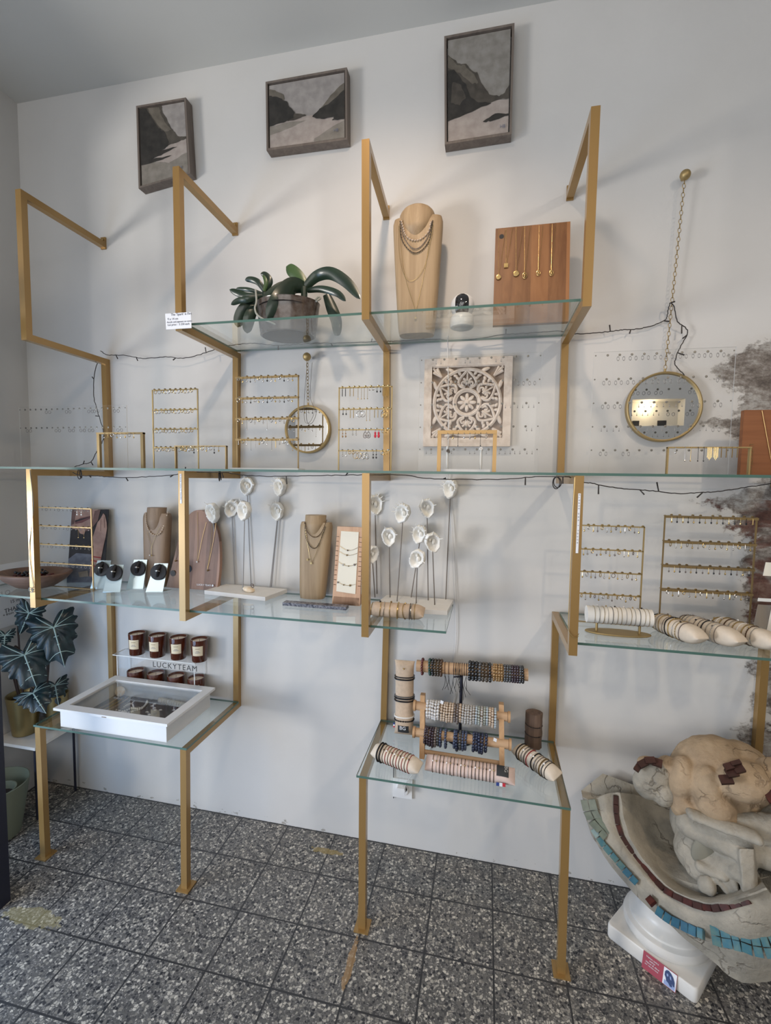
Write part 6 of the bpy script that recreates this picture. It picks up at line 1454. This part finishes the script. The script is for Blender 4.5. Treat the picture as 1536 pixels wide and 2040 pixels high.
pc = P.pt(.865, PI / 2 - .05, .004); text('BG', P.pt(.885, PI / 2 + .50, .0042), P.pt(.885, PI / 2 - .6, .0042) - P.pt(.885, PI / 2 + .6, .0042), P.d, .016, 'bead_grey', P.t)
mb = MB(); p = P.pt(.86, -.25, .003)
for i, m_ in enumerate(('flag_blue', 'white_paper', 'flag_red')): mb.mat(i); o_ = P.pt(.80, .08, .002) + V((0.010 * i, -.004, -.004)); mb.box(o_.x, o_.x + .010, o_.y - .0008, o_.y, o_.z - .006, o_.z + .006)
mb.build('flag_tab', ['flag_blue', 'white_paper', 'flag_red'], P.t, smooth=False)
P = lying((1027, 1490), (1112, 1549), 0, 0, .027, .026, 'linen', 'pale linen pillow of dark and pearl bracelets, front right on the low shelf', flare=-.15, pinch=.2)
P.t.children[0].data.materials[0] = MATS['linen_pale']
for i in range(12):
    u = .16 + .66 * i / 11
    bracelet(P, u, [.0022, .0018, .0012][i % 3], ['string_black', 'brass_dark', 'bead_slate', 'steel_rod', 'string_red', 'pearl', 'string_black', 'silver', 'steel_rod', 'brass_dark', 'bead_slate', 'string_black'][i], f'bracelet, {N9[i]} from the back on the front right pillow', 'bracelets on the front right pillow', random.uniform(-.01, .01), (1.4, .0034, 'pearl', 'disc') if i in (2, 5, 6, 10) else None, beads=.0019 if i in (3, 5, 8) else 0, tails=1 if i == 4 else 0, tm='string_black')
# bark covered log
c = V((1.905, -.082, Zb)); mb = MB(); rows = []
for i in range(16):
    z = .135 * i / 15; rows.append([c + V(((.031 + .003 * noise.noise((k * .9, i * .25, 0))) * math.cos(2 * PI * k / 28), (.027 + .003 * noise.noise((k * .9, i * .25, 4))) * math.sin(2 * PI * k / 28), z)) for k in range(28)])
t = thing('bark_log', c, 'short upright bark covered log behind the front right pillow', 'log'); mb.grid(rows, True); mb.poly(rows[-1]); mb.poly(rows[0][::-1]); mb.build('trunk', 'bark', t)
for z, lab in ((.052, 'lower'), (.088, 'upper')):
    mb = MB(); mb.ring(c + V((0, 0, z)), (.1, 0, 1), .0335, .0014, 26, 5, .0295)
    mb.ball(c + V((.018, -.026, z)), .0025, 6, 4); solo(mb, 'cord_bracelet', 'string_black', f'thin black cord bracelet, the {lab} one round the bark covered log', 'bracelet')
# wall socket
c = at(802, 1570, -.006); t = thing('wall_socket', (c.x, 0, c.z), 'white wall socket low on the wall under the glass shelf', 'socket')
MB().box(c.x - .042, c.x + .042, -.010, 0, c.z - .042, c.z + .042).build('cover_plate', 'white_plastic', t, smooth=False)
RX = Matrix.Rotation(PI / 2, 3, 'X'); MB().lathe((c.x, -.010, c.z), [(.027, 0), (.027, .006), (.022, .006), (.021, -.004), (.0001, -.004)], 36, RX).build('recess', 'white_plastic', t)
mb = MB(); mb.box(c.x - .016, c.x + .016, -.048, -.006, c.z - .002, c.z + .026); solo(mb, 'power_plug', 'white_plastic', 'white plug pushed into the low wall socket', 'plug', smooth=False)
mb = MB(); mb.tube(spline([at(784, 1530, -.006), at(784, 1550, -.006), at(785, 1570, -.006), at(784, 1590, -.006)], 4), .002, 6); solo(mb, 'wire', 'bead_slate', 'short dark wire on the wall left of the socket', 'wire')
# ================================================================ stone mask on its column foot
PC = V((2.35, -.209, 0)); s1 = V((.215, -.173, 0)); s2 = V((.173, .215, 0))
t = thing('marble_pedestal', PC, 'white marble column base on a tilted square plinth under the stone mask', 'pedestal')
def rq(f):
    pts = []
    for a, b in ((-1, -1), (1, -1), (1, 1), (-1, 1)):
        for k in range(4):
            th = PI * (1 + (0 if (a, b) == (-1, -1) else .5 if (a, b) == (1, -1) else 1.0 if (a, b) == (1, 1) else 1.5)) + PI / 2 * k / 3
            pts.append(PC + s1 * .5 * (a * (f - .10) + .10 * math.cos(th)) + s2 * .5 * (b * (f - .10) + .10 * math.sin(th)))
    return pts
mb = MB(); base = rq(1.0); rows = [[p + V((0, 0, z)) for p in rq(f)] for z, f in ((.001, .99), (.006, 1.0), (.044, 1.0), (.049, .985), (.050, .97))]
mb.grid(rows, True); mb.poly(rows[-1]); mb.poly(rows[0][::-1]); mb.build('plinth', 'marble_white', t)
MB().lathe(PC + V((0, 0, .050)), [(.122, 0), (.131, .012), (.133, .024), (.128, .038), (.114, .045), (.112, .050), (.116, .054), (.112, .058), (.096, .070), (.088, .088), (.089, .100), (.086, .16)], 56).build('torus', 'marble_white', t)
# business card leaning on the plinth
def bcard():
    u = s1.normalized(); n = V((-u.y, u.x, 0)); 
    e0 = atz(1275, 1931, .0); off = PC - s2 * .5; a = off + u * ((e0 - off).dot(u) + 0.0) - n * .012; w = .100; hgt = .052
    P0 = a + V((0, 0, .0012)); P1 = P0 + u * w; lean = V((0, 0, hgt)) + n * .0105
    q = [P0 + lean, P1 + lean, P1, P0]; h = quv(q); f = -n * .0004
    t = thing('business_card', (P0 + P1) / 2, 'red and blue printed card leaning against the marble plinth', 'card')
    MB().slab([q[3], q[2], q[1], q[0]], n * .0009).build('paper', 'card_red', t, smooth=False)
    def Q(pts, m_, name, l): MB().poly([h(a_, b_) + f * l for a_, b_ in pts][::-1]).build(name, m_, t, smooth=False)
    Q([(.62, .03), (.99, .03), (.99, .97), (.62, .97)], 'white_paper', 'picture_panel', 1)
    Q([(.66, .70), (.97, .70), (.97, .95), (.66, .95)], 'card_sky', 'picture_ground', 2)
    Q([(.66, .25), (.70, .12), (.76, .08), (.84, .16), (.90, .28), (.95, .48), (.96, .70), (.93, .76), (.88, .66), (.90, .82), (.84, .86), (.78, .74), (.72, .70), (.70, .56), (.66, .45)], 'card_blue', 'picture_figure', 3)
    Q([(.71, .30), (.75, .26), (.77, .38), (.73, .44)], 'card_sky', 'picture_light', 4); Q([(.80, .30), (.84, .34), (.86, .50), (.82, .46)], 'card_sky', 'picture_light', 4)
    up = lean.normalized()
    for s, v, sz, x in (('Visitez notre', .22, .0072, .10), ('atelier', .37, .0072, .20), ('bijoux & d\u00e9co', .52, .0072, .10), ('sur rendez-vous', .66, .0062, .08)):
        text(s, h(x, v) + f * 2, u, up, sz, 'white_paper', t)
bcard()
# rim, basin and face: rows of stations (pixel, depth) lofted in space
O_ = [(1160, 1588), (1172, 1646), (1200, 1700), (1240, 1753), (1284, 1801), (1342, 1850), (1408, 1905), (1480, 1957), (1580, 1945)]
M_ = [(1178, 1594), (1184, 1655), (1215, 1699), (1256, 1746), (1300, 1798), (1354, 1842), (1422, 1864), (1492, 1882), (1585, 1878)]
R_ = [(1202, 1584), (1208, 1638), (1233, 1687), (1273, 1735), (1315, 1781), (1368, 1817), (1430, 1834), (1492, 1830), (1570, 1815)]
D_ = [(1226, 1578), (1230, 1632), (1250, 1682), (1289, 1734), (1327, 1774), (1376, 1800), (1428, 1810), (1482, 1799), (1540, 1785)]
I_ = [(1242, 1580), (1251, 1632), (1268, 1680), (1306, 1734), (1346, 1771), (1391, 1789), (1436, 1794), (1480, 1784), (1526, 1768)]
B_ = [(1290, 1588), (1298, 1635), (1313, 1680), (1338, 1724), (1370, 1756), (1405, 1771), (1440, 1774), (1475, 1767), (1515, 1752)]
F_ = [(1345, 1600), (1350, 1640), (1357, 1680), (1374, 1713), (1397, 1733), (1420, 1742), (1450, 1744), (1480, 1738), (1505, 1726)]
YO = [-.10, -.14, -.18, -.23, -.285, -.335, -.385, -.425, -.43]
offs = {'o': 0.0, 'm': -.035, 'r': -.050, 'd': -.040, 'i': -.048, 'b': .045, 'f': .055}
def stat(lst, k): return spline([at(px, py, y + offs[k]) for (px, py), y in zip(lst, YO)], 6)
rows_ = {k: stat(l, k) for k, l in (('o', O_), ('m', M_), ('r', R_), ('d', D_), ('i', I_), ('b', B_), ('f', F_))}
NS = len(rows_['o'])
tm = thing('stone_mask', V((2.42, -.3, .22)), 'large weathered plaster and stone grotesque mask with a mosaic rim on the column base', 'sculpture')
mb = MB(); full = []
for i in range(NS):
    prof = [rows_[k][i] for k in 'omrdibf']
    back = [prof[-1] + V((0, .07, .0)), V((prof[2].x + .02, min(-.03, prof[2].y + .10), prof[2].z + .02)), prof[0] + V((.005, .045, -.004))]
    s = spline(prof, 4); s = [p + V((noise.noise(p * 30) * .003, noise.noise(p * 30 + V((5, 5, 5))) * .004, noise.noise(p * 28 + V((9, 1, 2))) * .003)) for p in s]
    full.append([V((p.x, min(p.y, -.022), p.z)) for p in s + back])
mb.grid(full, True); mb.poly(full[0]); mb.poly(full[-1][::-1]); mb.build('rim_and_basin', 'stone_mask', tm)
# mosaic set into the rim
def tiles(name, mats, path, hw, thick, gap, key, per=1, jit=.15, lift=.004):
    S = path; acc = [0]
    for a, b in zip(S, S[1:]): acc.append(acc[-1] + (b - a).length)
    def P(l):
        for i in range(len(S) - 1):
            if l <= acc[i + 1] or i == len(S) - 2: return S[i].lerp(S[i + 1], (l - acc[i]) / max(1e-6, acc[i + 1] - acc[i])), (S[i + 1] - S[i]).normalized()
    mb = MB(); l = 0; Ltot = acc[-1]
    while l + thick < Ltot:
        w = thick * random.uniform(1 - jit, 1 + jit); a, t1 = P(l + gap); b, t2 = P(min(Ltot, l + w - gap)); view = (CAM_C - a).normalized(); s = t1.cross(view).normalized(); n = s.cross(t1).normalized()
        if n.dot(view) < 0: n = -n
        mb.mat(random.randrange(len(mats)))
        for r_ in range(per):
            c0 = (r_ - (per - 1) / 2) * 2.1 * hw; k = random.uniform(.86, 1.05)
            q = [a + s * (c0 - hw * k), b + s * (c0 - hw * random.uniform(.86, 1.05)), b + s * (c0 + hw * k), a + s * (c0 + hw * random.uniform(.86, 1.05))]
            top = [p + n * (lift + .005) for p in q]; ins = [p.lerp(sum(top, V((0, 0, 0))) / 4, .12) + n * .001 for p in top]; bot = [p - n * .006 for p in q]
            mb.hexa([*bot, *top]); mb.poly(ins) if n.dot((ins[1] - ins[0]).cross(ins[2] - ins[0])) > 0 else mb.poly(ins[::-1])
        l += w
    return mb.build(name, mats, tm, smooth=False)
def sub(lst, yo, off): return spline([at(px, py, y + off) for (px, py), y in zip(lst, yo)], 6)
tiles('turquoise_mosaic', ['turquoise', 'turquoise_pale'], sub([(1181, 1650), (1200, 1680), (1220, 1704), (1239, 1727), (1258.5, 1749), (1273, 1764)], [-.14, -.165, -.19, -.215, -.24, -.255], -.042), .0105, .0265, .0016, 'm')
tiles('turquoise_mosaic', ['turquoise', 'turquoise_pale'], sub([(1307, 1812), (1337, 1834), (1368, 1848), (1398, 1861), (1418, 1862)], [-.30, -.325, -.345, -.37, -.38], -.045), .0130, .0215, .0014, 'm')
tiles('turquoise_mosaic', ['turquoise', 'turquoise_pale'], sub([(1416, 1862), (1440, 1868), (1470, 1874), (1500, 1884), (1530, 1888), (1580, 1885)], [-.38, -.39, -.405, -.42, -.43, -.43], -.050), .0112, .0235, .0015, 'm', 2)
tiles('green_mosaic', ['green_tile'], sub([(1170, 1592), (1177, 1618), (1187, 1635), (1206, 1656), (1216, 1668)], [-.10, -.12, -.13, -.15, -.16], -.045), .0125, .0280, .0010, 'm', 2, .3)
tiles('red_inlay', ['red_tile', 'brown_tile'], sub([(1226.6, 1584), (1228.5, 1628), (1238.5, 1664), (1258.5, 1695), (1278.5, 1722), (1304, 1753), (1322, 1771.5), (1359, 1793), (1395, 1806), (1425, 1810), (1455, 1804), (1500, 1792)], [-.105, -.135, -.16, -.185, -.21, -.25, -.28, -.32, -.355, -.385, -.405, -.425], -.042), .0085, .030, .0008, 'd')
tiles('red_inlay', ['red_tile'], sub([(1292, 1789), (1303, 1803), (1316, 1816)], [-.28, -.30, -.315], -.045), .0125, .024, .0008, 'm')
# head masses joined by a voxel remesh
def mass(name, mat, blobs, vox, rough, boxes=()):
    mb = MB()
    for b8 in boxes: mb.hexa([at(*p) for p in b8])
    for (px, py, Y, rx, ry, dp, rot) in blobs:
        c = at(px, py, Y); k = (c - CAM_C).dot(CAM_F) / FPX; R = Matrix.Rotation(rot, 3, 'Y'); mb.ball(c, (rx * k, dp, ry * k), 20, 14, R)
    o = mb.build(name, mat, tm)
    m = o.modifiers.new('join', 'REMESH'); m.mode = 'VOXEL'; m.voxel_size = vox; m.use_smooth_shade = True
    m = o.modifiers.new('soften', 'SMOOTH'); m.factor = .5; m.iterations = 2
    tx = bpy.data.textures.new(name, 'CLOUDS'); tx.noise_scale = .035; tx.noise_depth = 4
    m = o.modifiers.new('weather', 'DISPLACE'); m.texture = tx; m.strength = rough; m.mid_level = .5; m.texture_coords = 'LOCAL'
    return o
def cap(a, b, n, ra, rb, dp):
    return [(a[0] + (b[0] - a[0]) * i / n, a[1] + (b[1] - a[1]) * i / n, a[2] + (b[2] - a[2]) * i / n, ra + (rb - ra) * i / n, ra + (rb - ra) * i / n, dp, 0) for i in range(n + 1)]
mass('face', 'stone_mask', [(1300, 1553, -.23, 35, 42, .032, .35), (1322, 1580, -.235, 22, 26, .035, 0), (1395, 1640, -.20, 52, 62, .10, 0), (1440, 1650, -.23, 80, 60, .11, 0), (1395, 1692, -.255, 46, 50, .075, 0), (1520, 1650, -.25, 70, 60, .10, 0)]
     + cap((1375, 1640, -.275), (1480, 1690, -.36), 8, 26, 28, .045) + cap((1480, 1690, -.36), (1540, 1705, -.36), 3, 26, 26, .045) + cap((1440, 1640, -.31), (1545, 1655, -.35), 6, 24, 28, .05)
     + cap((1390, 1725, -.30), (1478, 1722, -.37), 7, 24, 22, .05) + cap((1484, 1700, -.385), (1493, 1772, -.415), 9, 15, 15, .026) + [(1492, 1768, -.415, 11, 22, .022, 0), (1470, 1735, -.385, 18, 16, .03, 0)]
     + cap((1378, 1622, -.315), (1505, 1668, -.40), 10, 9, 11, .03) + cap((1415, 1676, -.335), (1468, 1706, -.385), 6, 6, 7, .016) + cap((1395, 1726, -.34), (1440, 1744, -.375), 6, 9, 10, .02), .0050, .007,
     [[(1480, 1789, -.435), (1503, 1789, -.435), (1508, 1786, -.385), (1474, 1782, -.385), (1472, 1690, -.415), (1503, 1690, -.415), (1508, 1690, -.34), (1462, 1690, -.34)]])
mass('hair', 'stone_ochre', [(1425, 1553, -.20, 82, 84, .125, 0), (1470, 1540, -.20, 60, 60, .11, .5), (1303, 1524, -.215, 32, 13, .03, .18), (1330, 1522, -.22, 18, 14, .03, 0), (1357, 1548, -.245, 24, 42, .055, .12), (1352, 1590, -.25, 14, 36, .04, .1), (1408, 1568, -.285, 30, 44, .06, -.1), (1425, 1602, -.305, 36, 30, .055, 0),
                             (1447, 1630, -.315, 30, 18, .045, .4), (1485, 1556, -.315, 50, 36, .07, -.2), (1546, 1558, -.30, 36, 44, .075, 0), (1385, 1615, -.28, 26, 14, .04, .5)], .0055, .008)
mass('teeth', 'stone_mask', [(1412, 1764, -.365, 13, 20, .022, -.15), (1403, 1762, -.36, 12, 17, .02, 0)] + cap((1427, 1748, -.37), (1448, 1772, -.38), 4, 6, 8, .012) + cap((1444, 1745, -.375), (1459, 1770, -.385), 4, 7, 8, .012) + cap((1460, 1750, -.385), (1466, 1768, -.39), 3, 8, 5, .012), .0035, .003)
mass('eye', 'stone_hollow', [(1402, 1692, -.318, 22, 32, .014, .35)], .004, .002)
def patchset(name, mats, pts, Y, size):
    mb = MB()
    for (px, py, w, hgt, rot) in pts:
        c = at(px, py, Y); k = (c - CAM_C).dot(CAM_F) / FPX; n = (CAM_C - c).normalized(); n = (n + V((0, 0, .5))).normalized(); r = V((1, 0, 0)); r = (r - n * r.dot(n)).normalized(); u = n.cross(r); cr, sr = math.cos(rot), math.sin(rot)
        X_, Y_ = (r * cr + u * sr) * w * k, (u * cr - r * sr) * hgt * k; q = [c - X_ - Y_, c + X_ - Y_, c + X_ + Y_, c - X_ + Y_]
        mb.mat(random.randrange(len(mats))); mb.hexa([*[p - n * .012 for p in q], *[p + n * .002 for p in q]])
    return mb.build(name, mats, tm, smooth=False)
patchset('brown_mosaic', ['brown_tile'], [(1281, 1520, 9, 6, .5), (1295, 1514, 9, 6, .1), (1309, 1518, 9, 7, -.3), (1270, 1529, 6, 5, .9)], -.262, 1)
patchset('brown_mosaic', ['brown_tile'], [(1447, 1552, 11, 8, .1), (1458, 1538, 10, 8, .25), (1452, 1526, 8, 6, .3), (1471, 1529, 9, 9, .3), (1466, 1519, 9, 4, .3)], -.383, 1)
patchset('red_mosaic', ['red_tile'], [(1536, 1586, 9, 10, .3)], -.385, 1)
